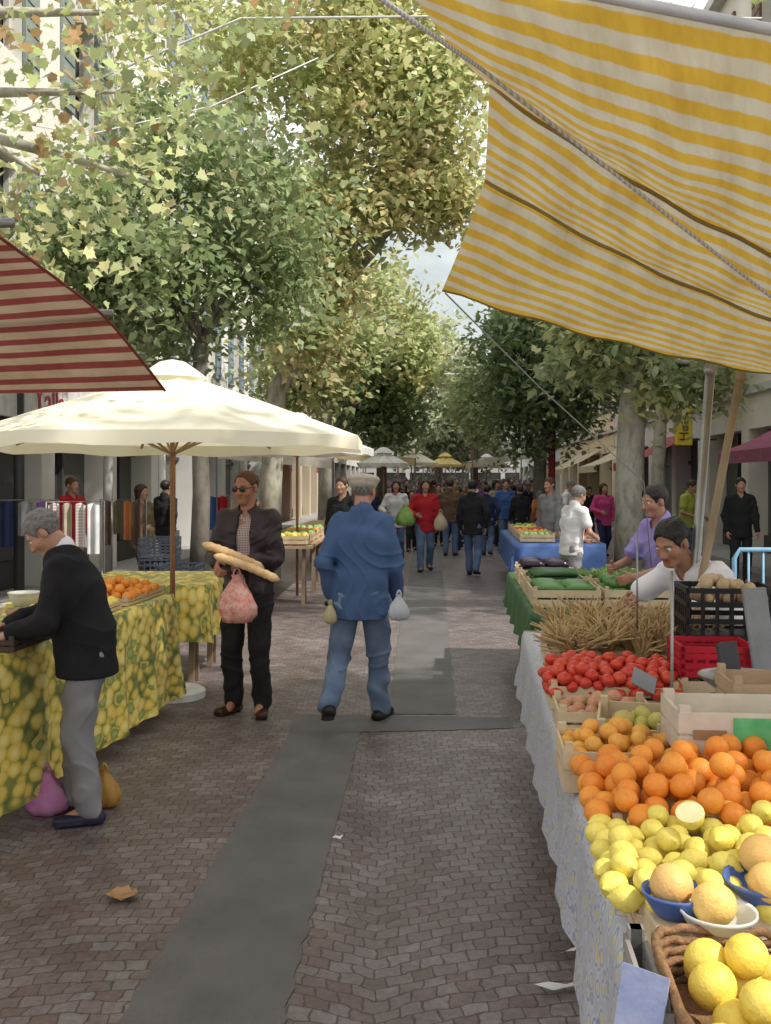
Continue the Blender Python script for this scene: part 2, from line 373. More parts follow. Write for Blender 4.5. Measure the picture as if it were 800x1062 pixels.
def hand(g,w,d,n,sg,k,curl):
    lat=d.cross(n)*(-sg);g.econe(w-d*.01,w+d*.085*k,lat,(.027*k,.019*k),(.039*k,.014*k),.012)
    for off,ln in((.029,.072),(.010,.08),(-.010,.075),(-.029,.06)):
        p=w+d*.087*k+lat*off*k;ang=0
        for fr,r0,r1,b in((.45,.0098,.009,.7),(.32,.009,.0082,.9),(.23,.0082,.007,.6)):
            ang+=curl*b;q=p+(d*math.cos(ang)+n*math.sin(ang))*ln*fr*k;g.cone(p,q,r0*k,r1*k,.004);p=q
    p=w+d*.025*k+lat*.026*k;q=p+(d*.7+lat*.65+n*.35).normalized()*.045*k;g.cone(p,q,.0135*k,.011*k,.008)
    g.cone(q,q+(d*.85+lat*.15+n*(.2+curl*.5)).normalized()*.034*k,.0108*k,.0085*k,.004)
def body(S,res,parent,skin=(.42,.22,.15),stub=0,eyes=False):
    g=SDF(*bounds(S),res);k=S.k;up=S.up;sdv=S.sd
    g.econe(S.pel-up*.03,S.pel+up*.18*k,sdv,(.135*k,.085*k),(.12*k,.075*k));g.econe(S.pel+up*.18*k,S.pel+up*.42*k,sdv,(.12*k,.075*k),(.135*k,.08*k))
    g.cone(S.sh[0],S.sh[1],.040*k,.040*k,.05);g.cone(S.neck-up*.04*k,hp_(S,0,-.02,-.07),.06*k,.052*k,.04)
    for i in(0,1):
        sg=1-2*i
        g.cone(S.sh[i],S.el[i],.042*k,.036*k,.02);g.cone(S.el[i],S.wr[i],.036*k,.026*k,.015)
        hand(g,S.wr[i],S.hd[i],S.hn[i],sg,k,S.curl)
        g.cone(S.hip[i],S.kn[i],.072*k,.05*k,.03);g.cone(S.kn[i],S.an[i],.048*k,.036*k,.02)
        g.cone(S.an[i],S.an[i]+V(0,-.1,-.04),.034*k,.026*k,.02)
    fr=(S.hs,S.hf,S.hu);e=lambda c,r,kk=.02,cut=False:g.ell(hp_(S,*c),tuple(x*k for x in r),fr,kk,cut)
    e((0,-.012,.033),(.074,.095,.082));e((0,.028,-.035),(.057,.064,.08),.03);g.cone(hp_(S,-.012,.07,-.095),hp_(S,.012,.07,-.095),.02*k,.02*k,.03)
    for s in(-1,1):
        e((s*.04,.058,-.03),(.028,.026,.026),.025)
        g.cone(hp_(S,s*.012,.086,.02),hp_(S,s*.045,.07,.022),.010*k,.009*k,.015)
        g.ell(hp_(S,s*.032,.104,.0),(.019*k,.015*k,.012*k),fr,.012,True)
        e((s*.077,-.008,-.008),(.009,.02,.033),.008)
        g.cone(hp_(S,s*.014,.095,-.038),hp_(S,s*.012,.09,-.036),.009*k,.009*k,.008)
    g.cone(hp_(S,0,.086,.008),hp_(S,0,.108,-.034),.009*k,.0145*k,.014)
    g.cone(hp_(S,-.018,.082,-.058),hp_(S,.018,.082,-.058),.0085*k,.0085*k,.008);g.cone(hp_(S,-.015,.081,-.07),hp_(S,.015,.081,-.07),.009*k,.009*k,.008)
    g.cone(hp_(S,-.02,.098,-.064),hp_(S,.02,.098,-.064),.003,.003,.004,True)
    c=np.array(skin);lip=c*np.array((.78,.5,.5));pa=[]
    if stub:
        for s in(-1,0,1):pa.append((hp_(S,s*.045,.06,-.07),.045*k,c*(1-stub)))
    for s in(-.016,0,.016):pa.append((hp_(S,s,.093,-.064),.011*k,lip))
    for s in(-1,1):pa.append((hp_(S,s*.032,.085,0),.012*k,c*.75));pa.append((hp_(S,s*.047,.08,-.03),.025*k,c*np.array((1.05,.85,.85))))  # eye-socket shading and cheek flush painted into the skin colour
    pa.append((hp_(S,0,.115,-.04),.012*k,c*np.array((1.05,.82,.8))))
    b=g.mesh('body',SKIN,parent,skin,pa)
    if eyes:
        for s in(-1,1):
            m=MB();m.ball(hp_(S,s*.032,.0775,0),.012*k);ey=m.build('eye',M('eye_white',(.7,.68,.64),rough=.2,bump=0),parent,smooth=True)
            m=MB();m.ball(hp_(S,s*.032,.0865,-.001),.0048*k);m.build('iris',M('iris_brown',(.03,.015,.008),rough=.15,bump=0),ey,smooth=True)
    return b
def hair(S,res,parent,mat,kind='short',brow=True,rec=0,t=.010,low=-.06):
    lo=S.hc-V(.2,.2,.3);hi=S.hc+V(.2,.2,.2);g=SDF(lo,hi,res);k=S.k;fr=(S.hs,S.hf,S.hu)
    g.ell(hp_(S,0,-.014,.036),tuple(x*k for x in(.075+t,.095+t,.082+t)),fr,.01)
    if kind=='long':
        g.econe(hp_(S,0,-.05,.02),hp_(S,0,-.055,-.15),S.hs,(.085*k,.06*k),(.075*k,.04*k),.03)
        for s in(-1,1):g.cone(hp_(S,s*.075,.0,.03),hp_(S,s*.075,-.01,-.13),.024*k,.02*k,.02)
    g.wrinkle(.0022,1.3,4.);g.wrinkle(.001,.3,9)
    g.ell(hp_(S,0,.115-rec,-.03+rec*.6),(.082*k,.1*k,.1*k),fr,.01,True)
    if kind!='long':
        g.plane(hp_(S,0,0,low),(-S.hu*1+S.hf*.25).normalized())
        for s in(-1,1):g.ell(hp_(S,s*.08,.0,-.02),(.03*k,.03*k,.045*k),fr,.005,True)
    if brow:
        for s in(-1,1):g.cone(hp_(S,s*.018,.0955,.022),hp_(S,s*.044,.081,.022),.0042,.0036,.002)
    return g.mesh('hair',mat,parent)
def top(S,res,parent,mat,name='jacket',fat=0,hem=.1,sleeve=1.,collar=True,opn=0,loose=.0,amp=.004,ph=0,thin=0):
    g=SDF(*bounds(S,.2),res);k=S.k;up=S.up;sdv=S.sd;fa=fat-thin;pel=S.pel;a=pel-V(0,0,hem)
    r=lambda x,y:((x+fa)*k,(y+fa)*k)
    g.econe(a-V(0,0,.03),pel+up*.1*k,sdv,r(.178,.13),r(.168,.122),.03);g.econe(pel+up*.1*k,pel+up*.34*k,sdv,r(.168,.122),r(.178,.12),.03)
    g.econe(pel+up*.34*k,S.neck-up*.05*k,sdv,r(.175,.115),r(.135,.08),.05);g.cone(S.sh[0],S.sh[1],(.056-thin)*k,(.056-thin)*k,.05)
    for i in(0,1):
        e=S.el[i];lo=loose-thin
        if sleeve>=1:
            g.cone(S.sh[i],e,(.06+lo)*k,(.052+lo)*k,.03);g.cone(e,e+(S.wr[i]-e)*.93,(.051+lo)*k,(.041+lo)*k,.02)
        elif sleeve>0:g.cone(S.sh[i],S.sh[i]+(e-S.sh[i])*sleeve,(.066+lo)*k,(.062+lo)*k,.035)
    if collar:g.cone(S.neck-up*.03*k-S.fw*.005,S.neck+up*.035*k-S.fw*.012,.085*k,.076*k,.015)
    g.wrinkle(amp,ph)
    g.cone(S.neck-up*.035*k+S.fw*.012,hp_(S,0,-.01,-.08),.062*k,.066*k,.006,True)
    if opn:
        q=S.neck+S.fw*.11*k;g.econe(q-up*.05*k,pel+S.fw*.2*k-V(0,0,hem+.1),sdv,(opn*k,.1*k),(opn*1.15*k,.12*k),.01,True)
    else:g.cone(S.neck+S.fw*.085*k+up*.02,S.neck+S.fw*.13*k-up*.06*k,.04*k,.015*k,.01,True)
    g.plane(a,V(0,0,-1));return g.mesh(name,mat,parent)
def trousers(S,res,parent,mat,loose=0,amp=.004,ph=2,name='trousers'):
    g=SDF(*bounds(S,.16),res);k=S.k;r=lambda x:(x+loose)*k
    g.econe(S.pel-V(0,0,.06*k),S.pel+S.up*.13*k,S.sd,(.168*k,.12*k),(.155*k,.108*k),.03)
    for i in(0,1):
        g.cone(S.hip[i],S.kn[i],r(.088),r(.066),.02)
        d=S.an[i]-S.kn[i];g.cone(S.kn[i],S.kn[i]+d*.98,r(.064),r(.056),.012)
    g.wrinkle(amp,ph);lowz=min(S.an[0].z,S.an[1].z)-.045*k
    g.plane(V(0,0,lowz),V(0,0,-1));g.plane(S.pel+S.up*.13*k,S.up);return g.mesh(name,mat,parent)
def shoes(S,res,parent,mat):
    for i in(0,1):
        ft,ty=S.ft[i];k=S.k;f=V(math.sin(ty),-math.cos(ty),0);an=S.an[i];pit=ft[2]*3.2
        f2=(f-V(0,0,pit)).normalized();u=(V(0,0,1)+f*pit).normalized();s=f.cross(V(0,0,1))
        b=an-u*.05*k;g=SDF(b-V(.3,.3,.2),b+V(.3,.3,.2),res)
        g.econe(b-f2*.055*k,b+f2*.17*k,s,(.038*k,.033*k),(.042*k,.026*k),.01);g.cone(b-f2*.01,an+u*.02,.042*k,.04*k,.03)
        g.econe(b-f2*.06*k-u*.02*k,b+f2*.175*k-u*.022*k,s,(.042*k,.012*k),(.046*k,.011*k),.004)
        g.plane(b-u*.034*k,-u);g.mesh('shoe',mat,parent)
def sunglasses(S,parent):
    m=MB();fr=Matrix((S.hs,S.hf,S.hu)).transposed()
    for s in(-1,1):
        m.ball(hp_(S,s*.034,.1,-.002),(.027*S.k,.007,.02*S.k),12,8,fr);m.tube([hp_(S,s*.06,.093,.005),hp_(S,s*.083,.05,.006),hp_(S,s*.082,-.01,.004)],.003,5)
    m.tube([hp_(S,-.012,.106,.005),hp_(S,.012,.106,.005)],.003,5);m.build('sunglasses',M('dark_lens',(.008,.007,.007),rough=.12,bump=0,spec=.6),parent,smooth=True)
HAIRS={'grey':M('grey_hair',(.22,.21,.20),(.12,.11,.105),60,.6,.4,120),'brown':M('brown_hair',(.06,.034,.02),(.025,.015,.01),60,.5,.4,120),'black':M('black_hair',(.014,.012,.011),(.024,.019,.017),60,.45,.4,120),
 'red':M('reddish_hair',(.13,.05,.022),(.07,.028,.014),60,.5,.4,120),'white':M('white_hair',(.5,.49,.47),(.35,.34,.33),60,.6,.4,120)}
BLACKCL=M('black_wool_cloth',(.012,.012,.015),(.019,.019,.022),8,.9,.3,200,spec=.2);GREYT=M('grey_flannel_cloth',(.25,.25,.27),(.2,.2,.215),5,.9,.25,160)
LEATHER=M('plum_brown_leather',(.028,.018,.022),(.038,.025,.029),10,.5,.3,50,spec=.35);BLUEJ=M('blue_work_cotton',(.048,.09,.19),(.062,.11,.22),4,.85,.3,120)
JEANS=M('faded_denim',(.17,.23,.33),(.09,.135,.22),5,.85,.3,200);BLACKT=M('black_trouser_cloth',(.012,.011,.012),(.02,.018,.02),6,.8,.2,120)
WHITEC=M('white_cotton',(.75,.75,.77),(.66,.66,.7),5,.85,.2,100);LAV=M('lavender_cotton',(.30,.25,.54),(.25,.2,.46),5,.85,.2,100)
DSHOE=M('dark_shoe_leather',(.015,.012,.011),rough=.4);BSHOE=M('brown_shoe_leather',(.05,.022,.012),rough=.4)
# old man at the lemon table
S=skel(1.56,lean=15,hp=44,L=(.10,-.34,.93),Rw=(-.10,-.40,.94),fl=(.10,.02,0),fr=(-.1,-.07,0),dL=(-.35,-.8,-.35),dR=(.3,-.8,-.25),nL=(-.5,.2,-.8),nR=(.5,0,-.8),curl=.55)
A=thing('person','older man in black jacket and grey trousers leaning over the lemon print table','person')
body(S,.0062,A,(.42,.23,.16),eyes=True);hair(S,.006,A,HAIRS['grey'],'short',True,.014);top(S,.0085,A,BLACKCL,'jacket',.038,.12,1,False,.02,.013,.004)
g=SDF(S.neck-V(.14,.14,.1),S.neck+V(.14,.14,.12),.006);g.cone(S.neck-S.up*.04,S.neck+S.up*.045-S.fw*.008,.082*S.k,.07*S.k,.01);g.cone(S.neck-S.up*.08,hp_(S,0,-.01,-.08),.058*S.k,.062*S.k,.004,True);g.cone(S.neck+S.fw*.09+S.up*.06,S.neck+S.fw*.09-S.up*.06,.03,.012,.01,True);g.mesh('shirt_collar',WHITEC,A)
trousers(S,.0085,A,GREYT,.016,.006);shoes(S,.008,A,M('navy_shoe',(.02,.02,.05),rough=.5))
A.location=(-1.46,4.93,0);A.rotation_euler=(0,0,R(-82))
# man with the bread
S=skel(1.73,lean=-1,hy=-14,hp=6,L=(.09,-.24,1.10),Rw=(-.13,-.28,1.10),fl=(.11,-.02,0),fr=(-.12,.03,0),dL=(-.85,-.35,-.1),dR=(.35,-.7,-.6),nL=(.0,.55,-.8),nR=(.7,.35,-.3),curl=.9,toe=18,eL=(.5,.8,-.3),eR=(-.5,.8,-.3),sw=.172)
B=thing('person','man in dark leather jacket and sunglasses carrying bread and a red net bag','person')
body(S,.0065,B,(.38,.18,.115),stub=.15);hair(S,.0055,B,HAIRS['red'],'short',True,.024,.005,-.03);sunglasses(S,B)
top(S,.0088,B,LEATHER,'jacket',.010,.05,1,True,.05,.008,.006,1.);top(S,.0085,B,check('checked_cotton',(.62,.55,.52),(.16,.05,.05),26),'shirt',-.008,.02,0,True,0,0,.002,thin=.01)
trousers(S,.009,B,BLACKT,.012,.006,1.);shoes(S,.008,B,BSHOE)
B.location=(-.98,7.15,0);B.rotation_euler=(0,0,R(-12))
# man in blue walking away
S=skel(1.74,lean=4,hy=-6,hp=6,L=(.20,-.02,.87),Rw=(-.21,-.18,.86),fl=(.17,.26,.12),fr=(-.09,-.24,0),eL=(.4,.7,0),eR=(-.4,.7,0),curl=.9,drop=.03,toe=14,sw=.158)
C=thing('person','man in blue work jacket, jeans and flat cap walking away down the street','person')
body(S,.0065,C,(.42,.22,.155));hair(S,.006,C,HAIRS['grey'],'short',False,0,.003,-.05);top(S,.0088,C,BLUEJ,'jacket',.012,.16,1,True,0,.008,.0065,3.)
trousers(S,.009,C,JEANS,.012,.0075,.5);shoes(S,.008,C,DSHOE)
g=SDF(S.hc-V(.2,.25,.05),S.hc+V(.2,.2,.25),.006);fr=(S.hs,S.hf,S.hu)
g.ell(hp_(S,0,-.012,.050),(.096,.116,.055),fr,.01);g.ell(hp_(S,0,.0,.080),(.112,.132,.040),fr,.02);g.ell(hp_(S,0,.105,.045),(.07,.05,.012),fr,.015);g.plane(hp_(S,0,0,.012),(-S.hu+S.hf*.15).normalized())
g.mesh('flat_cap',M('beige_cap_wool',(.48,.43,.34),(.34,.31,.25),60,.9,.3,250),C)
C.location=(-.165,6.75,0);C.rotation_euler=(0,0,R(172))
# vendor reaching over
S=skel(1.70,lean=42,hp=26,hy=14,L=(.05,-.66,.98),Rw=(-.16,-.60,1.02),drop=.07,fl=(.12,.05,0),fr=(-.12,.12,0),eL=(.8,.5,-.2),eR=(-.8,.4,-.2),curl=.7)
D=thing('person','dark haired vendor in white t-shirt bending forward over the produce','person')
body(S,.0065,D,(.36,.19,.12),eyes=True);hair(S,.006,D,HAIRS['black'],'short',True,.008);top(S,.0088,D,WHITEC,'shirt',.008,.1,.62,False,0,.006,.0055,1);trousers(S,.011,D,JEANS,.01);shoes(S,.01,D,DSHOE)
D.location=(1.87,5.3,0);D.rotation_euler=(0,0,R(-66))
S=skel(1.64,lean=10,hp=10,hy=4,L=(.14,-.38,1.0),Rw=(-.1,-.4,1.05),fl=(.1,0,0),fr=(-.1,.1,0),curl=.7)
E=thing('person','man in lavender shirt with short dark hair standing behind the white shirted vendor','person')
body(S,.0075,E,(.36,.18,.12),eyes=True);hair(S,.007,E,HAIRS['black'],'short',True,.008);top(S,.01,E,LAV,'shirt',.008,.12,.7,True,0,.01,.0055,2);trousers(S,.012,E,BLACKT);shoes(S,.012,E,DSHOE)
E.location=(2.02,7.1,0);E.rotation_euler=(0,0,R(-72))
# smaller people: templates
def template(pose,hk,sl):
    S=skel(**pose);T=thing('person','','person');body(S,.012,T,(.42,.24,.165));hair(S,.011,T,HAIRS['brown'],hk,False)
    top(S,.0135,T,BLACKCL,'jacket',.012,.16 if sl>=1 else .1,sl,True,0,.006,.005);trousers(S,.0135,T,JEANS,.008);shoes(S,.013,T,DSHOE);return T
TP=[template(dict(h=1.72,L=(.24,-.12,.86),fl=(.1,.02,0),fr=(-.1,-.04,0)),'short',1.),
    template(dict(h=1.64,fl=(.08,.16,.03),fr=(-.08,-.16,0),drop=.02,Rw=(-.16,-.24,1.0),hy=8),'long',1.),
    template(dict(h=1.70,L=(.16,-.3,1.0),Rw=(-.14,-.3,1.02),lean=8,hp=18,fl=(.12,0,0),fr=(-.12,.06,0)),'short',.6),
    template(dict(h=1.70,fl=(.08,-.17,0),fr=(-.09,.17,.04),drop=.02,lean=2,Rw=(-.25,.06,.86)),'short',1.)]
pal={}
def pc(n,c):
    if n not in pal:pal[n]=M('cloth_'+n,c,rough=.85,bump=.2)
    return pal[n]
CC=dict(red=(.46,.02,.03),black=(.018,.018,.02),white=(.72,.72,.72),lime=(.42,.48,.08),pink=(.55,.06,.2),blue=(.05,.12,.33),navy=(.02,.03,.08),grey=(.25,.25,.26),brown=(.13,.08,.05),olive=(.17,.14,.07),denim=(.11,.17,.3),beige=(.48,.41,.31),orange=(.5,.18,.06),teal=(.04,.22,.22),green=(.08,.22,.08),purple=(.18,.08,.24))
def someone(t,px,Y,rz,topc,botc,hr,label,s=1.,group=None):
    mats={'jacket':pc(topc,CC[topc]),'trousers':pc(botc,CC[botc]),'hair':HAIRS[hr]}
    o=clone(TP[t],((px-CX)/F*Y,Y,0),(0,0,R(rz)),s,mats);o['label']=label
    if group:o['group']=group
    return o
someone(1,441,18.6,0,'red','denim','brown','woman in bright red jacket walking toward the camera in mid street',1.05)
someone(3,490,17.7,165,'black','denim','black','person in black jacket and jeans walking away right of the red jacket')
someone(1,411,20.5,-10,'white','denim','black','person in white top beside the red jacketed woman',1.04)
someone(2,592,12.2,115,'white','grey','grey','grey haired man in white shirt turned away behind the courgette stall',.95)
someone(0,768,16.2,-8,'black','black','black','woman in black standing at the far right beside the blue barrier')
someone(2,712,18.5,40,'lime','denim','brown','person in yellow green shirt standing between the right hand tree trunks')
someone(1,626,22,10,'pink','navy','brown','person in bright pink top beyond the grey haired man')
someone(0,571,16.5,-50,'grey','denim','red','red haired person in grey behind the blue cloth stall')
someone(0,74,14.6,60,'red','beige','red','person in red top at the left behind the hanging pale cloths',1.0)
someone(1,146,14.5,60,'olive','brown','brown','woman in olive clothes by the left shop windows')
someone(3,171,16.5,150,'black','navy','black','person in black at the left beyond the crate stack')
someone(0,356,13.5,-30,'black','black','brown','person in black glimpsed left of the blue jacketed man')
someone(2,586,21,60,'white','navy','grey','person in white standing right of the red haired person')
someone(0,524,24,10,'blue','denim','brown','person in blue at the head of the crowd by the right stalls')
cr=[(455,26,'navy','black','black'),(462,30,'black','denim','brown'),(470,27,'brown','navy','grey'),(478,33,'beige','navy','brown'),(503,29,'purple','black','black'),(511,34,'black','black','brown'),(535,31,'teal','denim','black'),(545,28,'navy','grey','grey'),(430,29,'grey','navy','white'),(420,35,'black','denim','brown'),(398,32,'orange','black','brown'),(385,27,'navy','denim','black'),(492,36,'white','denim','brown'),(446,37,'black','black','black'),(519,38,'red','denim','brown'),(610,26,'black','navy','red'),(467,22.5,'brown','denim','brown'),(514,26,'beige','black','black'),(500,40,'grey','black','brown'),(458,34,'white','navy','grey'),(474,39,'green','black','brown'),(530,36,'black','navy','grey'),(552,33,'beige','denim','black'),(541,40,'blue','navy','black'),(483,29,'olive','denim','grey'),(427,24,'navy','black','brown'),(505,22.5,'navy','denim','black'),(516,30,'olive','black','grey'),(540,23,'black','denim','brown'),(374,19,'brown','navy','black'),(436,33,'purple','denim','brown'),(466,37,'red','black','black'),(526,28,'grey','denim','black'),(560,25,'orange','navy','grey'),(477,24.5,'black','navy','black'),(498,32,'black','black','grey'),(450,31,'brown','black','brown'),(509,37,'navy','denim','brown'),(533,26,'black','black','black')]
for i,(px,Y,a,b,h) in enumerate(cr):
    where='left' if px<435 else 'middle' if px<500 else 'right'
    someone((0,1,3,2)[i%4],px,Y,(0,170,35,200,-40)[i%5],a,b,h,f'small far person in {a} top with {h} hair, {where} part of the street crowd',random.uniform(.88,1.06),'people in the far street crowd')
for t in TP:
    for c in list(t.children):bpy.data.objects.remove(c)
    bpy.data.objects.remove(t)
mb=MB()
for i in range(220):
    Y=random.uniform(41,85);X=random.uniform(-.03*Y,.15*Y);h=random.uniform(1.5,1.9);s=h/1.75
    mb.ball((X,Y,1.64*s),(.08,.1,.12),8,6);mb.lathe([(.05,1.52*s),(.2,1.42*s),(.22,1.2*s),(.18,.9*s),(.19,.7*s),(.09,.1*s),(.09,0)],(X,Y,0),8)
tag(mb.build('crowd',M('crowd_clothing',(.04,.04,.055),(.30,.21,.18),1.1,.85),smooth=True),'distant mass of shoppers filling the far end of the street','crowd',kind='stuff')
# ---------------------------------------------------------------- setting
DX=.048
def sheet(name,pts,z,mat):
    m=MB();m.add([(x,y,z) for x,y in pts],[tuple(range(len(pts)))]);return tag(m.build(name,mat,loc=(0,0,0)),kind='structure')
ASPH=M('worn_grey_asphalt',(.14,.133,.13),(.10,.096,.094),2.6,.62,.5,120)
sheet('ground',[(-1500,-200),(1500,-200),(1500,2500),(-1500,2500)],-.008,M('grey_ground',(.16,.15,.14),rough=.9))
sheet('street',[(-5.2,-6),(5.6,-6),(5.6+DX*120,120),(-5.2+DX*120,120)],0,cobble())
def jag(i,s,a=.006):return a*(math.sin(i*1.9+s)+.7*math.sin(i*4.3+2*s)+random.uniform(-.5,.5))
m=MB();ln=[]
for i in range(90):
    y=1+i*5.6/89;t=(y-1)/6.15;ln.append([(-.92+.32*t+jag(i,.3),y,.004),(-.40+.26*t+jag(i,1.7),y,.004)])
m.grid(ln);ln=[]
for i in range(40):
    t=i/39;x=-.64+1.5*t;ln.append([(x,6.6+.12*t*t+jag(i,2.2),.004),(x,7.12-.1*t+jag(i,4.),.004)])
m.grid(ln);ln=[]
for i in range(160):
    y=7.12+i*30/159;t=(y-7)/23;ln.append([(.0+.9*t+jag(i,.9),y,.004),(.5+1.1*t+jag(i,3.1),y,.004)])
m.grid(ln)
tag(m.build('asphalt_strip',ASPH,loc=(0,0,0)),kind='structure')
for sx,xa,xb in(('pavement_left',-6.3,-5.2),('pavement_right',5.6,7.2)):
    m=MB();m.add([(xa,-6,0),(xb,-6,0),(xb+DX*120,120,0),(xa+DX*120,120,0),(xa,-6,.12),(xb,-6,.12),(xb+DX*120,120,.12),(xa+DX*120,120,.12)],[(0,1,2,3),(4,5,6,7),(0,1,5,4),(1,2,6,5),(2,3,7,6),(3,0,4,7)])
    tag(m.build(sx,M('paving_concrete',(.34,.33,.31),(.27,.26,.25),3,.85,.3,50),loc=(0,0,0)),kind='structure')
rows=[]
for j in range(10):
    row=[]
    for i in range(61):
        x=-900+i*30;t=j/9;top_=255+22*math.sin(x*.006+1)+12*math.sin(x*.017)+5*math.sin(x*.05)
        row.append((x,760+t*300,-3+top_*math.sin(t*math.pi/2)))
    rows.append(row)
m=MB();m.grid(rows);tag(m.build('hill',M('hazy_hill',(.33,.37,.39),(.27,.31,.33),.03,.95,0),loc=(0,900,0),smooth=True),kind='structure')  # aerial haze is painted into the hill's pale base colour
GLASS=M('dark_shop_glass',(.03,.032,.035),(.07,.065,.06),.8,.15,0,spec=.5);FRAME=M('painted_frame',(.55,.54,.5),rough=.5);DFRAME=M('dark_frame',(.05,.05,.05),rough=.5)
def text_part(body_,size,mat,parent,mtx,name='lettering'):
    cu=bpy.data.curves.new('text','FONT');cu.body=body_;cu.size=size;cu.extrude=.006;cu.align_x='CENTER';cu.align_y='CENTER'
    o=link('tmp',cu);dg=bpy.context.evaluated_depsgraph_get();dg.update();me=bpy.data.meshes.new_from_object(o.evaluated_get(dg));bpy.data.objects.remove(o)
    me.transform(mtx);me.transform(Matrix.Translation(-wl(parent)));me.materials.clear();me.materials.append(mat);return link(name,me,parent)
def building(label,side,y0,y1,h0,col,nb,shut,awn=None,fl=3,cross=None):
    if cross:
        O,d,nr,L=cross
    else:
        x=(-5.75 if side<0 else 6.85)+DX*y0;d=V(DX,1,0).normalized();nr=V(d.y,-d.x,0)*(-side);O=V(x,y0,0);L=(y1-y0)-.06
    T=Matrix(((d.x,nr.x,0,O.x),(d.y,nr.y,0,O.y),(0,0,1,0),(0,0,0,1)));bay=L/nb
    t=thing('building',label,'building',O);wm=M('render_'+label[:12].replace(' ','_'),col,tuple(c*.8 for c in col),.7,.9,.2,30)
    H=3.6+3.1*fl;w=MB(T);w.box((L/2,-4.2,H/2),(L,7.2,H));w.box((L/2,-.3,3.2),(L,.6,.8))
    for i in range(nb+1):
        pw=.5;a=min(max(i*bay,pw/2),L-pw/2);w.box((a,-.3,1.4),(pw,.6,2.8))
    for f in range(fl):
        z=3.6+3.1*f;w.box((L/2,-.3,z+.4),(L,.6,.8));w.box((L/2,-.3,z+2.8),(L,.6,.6))
        for i in range(nb+1):
            pw=bay-1.05 if 0<i<nb else (bay-1.05)/2;a=i*bay if 0<i<nb else (pw/2 if i==0 else L-pw/2);w.box((a,-.3,z+1.65),(pw,.6,1.7))
    w.build('wall',wm,t)
    c=MB(T);c.box((L/2,-.2,H+.12),(L,1.0,.24));c.build('cornice',FRAME,t);c=MB(T);c.box((L/2,.04,3.62),(L,.12,.16));c.build('string_course',FRAME,t)
    for i in range(nb):
        a=(i+.5)*bay;s=MB(T);s.box((a,-.45,1.4),(bay-.5,.06,2.8));gp=s.build('shop_window',GLASS,t)
        s=MB(T);s.box((a,-.38,.25),(bay-.5,.1,.5));s.box((a,-.38,2.2),(bay-.5,.08,.08));s.box((a,-.38,1.4),(.07,.08,2.8));s.build('frame',DFRAME,gp)
        for f in range(fl):
            z=3.6+3.1*f+1.65;s=MB(T)
            for q in(-.5,0,.5):s.box((a+q,-.2,z),(.06,.08,1.7))
            for q in(-.82,-.2,.82):s.box((a,-.2,z+q),(1.05,.07,.06))
            wi=s.build('window',FRAME,t);s=MB(T);s.box((a,-.27,z),(1.05,.03,1.7));s.build('pane',GLASS,wi)
            for q in(-1,1):
                s=MB(T);s.box((a+q*.78,.035,z),(.5,.05,1.75))
                for r_ in range(8):s.box((a+q*.78,.065,z-.75+r_*.21),(.42,.02,.05))
                s.build('shutter',shut,wi)
    if awn:
        for a0,a1,m_ in awn:
            s=MB(T);s.grid([[(a0+(a1-a0)*i/8,.05+1.5*j/4,2.95-.75*j/4-.08*math.sin(j/4*math.pi)) for i in range(9)] for j in range(5)]);s.grid([[(a0+(a1-a0)*i/8,1.55,2.2-.22*j) for i in range(9)] for j in range(2)]);s.build('awning',m_,t)
    return t,T
SHG=M('grey_green_shutter',(.25,.3,.27),rough=.6);SHB=M('faded_blue_shutter',(.24,.31,.4),rough=.6);SHW=M('brown_shutter',(.2,.12,.07),rough=.6)
PINK=M('rose_awning_canvas',(.40,.13,.2),rough=.8,tr=.2);REDA=M('red_awning_canvas',(.40,.10,.09),rough=.8,tr=.2);CRA=M('cream_awning_canvas',(.66,.58,.4),rough=.8,tr=.2)
bl,T=building('pale cream building with a white fascia and dark shop windows at the left',-1,9,21,0,(.74,.72,.66),4,SHG)
sg=MB(T);sg.box((6,.12,2.82),(11,.10,.6));fs=sg.build('fascia',M('white_fascia_paint',(.80,.78,.78),rough=.45),bl)
MT=T@Matrix(((1,0,0,5.75),(0,0,1,.18),(0,1,0,2.80),(0,0,0,1)));text_part('Yallau',.62,M('crimson_letter_paint',(.50,.05,.12),rough=.4,bump=0),bl,MT)
building('white rendered building with blue shutters behind the left plane trees',-1,21,34,0,(.78,.77,.74),4,SHB)
building('ochre building with brown shutters further along the left side',-1,34,50,0,(.62,.52,.38),5,SHW,[(2,7,REDA)])
building('grey stone building at the far end of the left side',-1,50,78,0,(.55,.53,.5),7,SHG)
building('cream building with a rose awning at the right edge',1,12,25.5,0,(.72,.68,.58),4,SHW,[(3.3,6.6,PINK)])
building('pale grey building with red and cream awnings right of the tree trunks',1,25.5,38,0,(.64,.62,.6),4,SHB,[(1,4,REDA),(7,11,CRA)])
building('warm yellow building with one cream awning further along the right side',1,38,54,0,(.68,.58,.4),5,SHG,[(3,9,CRA)])
building('white building closing the far right side of the street',1,54,80,0,(.7,.68,.64),7,SHB)
building('grey building standing across the far end of the street',0,0,0,0,(.36,.36,.35),7,SHG,None,2,(V(-5,122,0),V(1,0,0),V(0,-1,0),27))
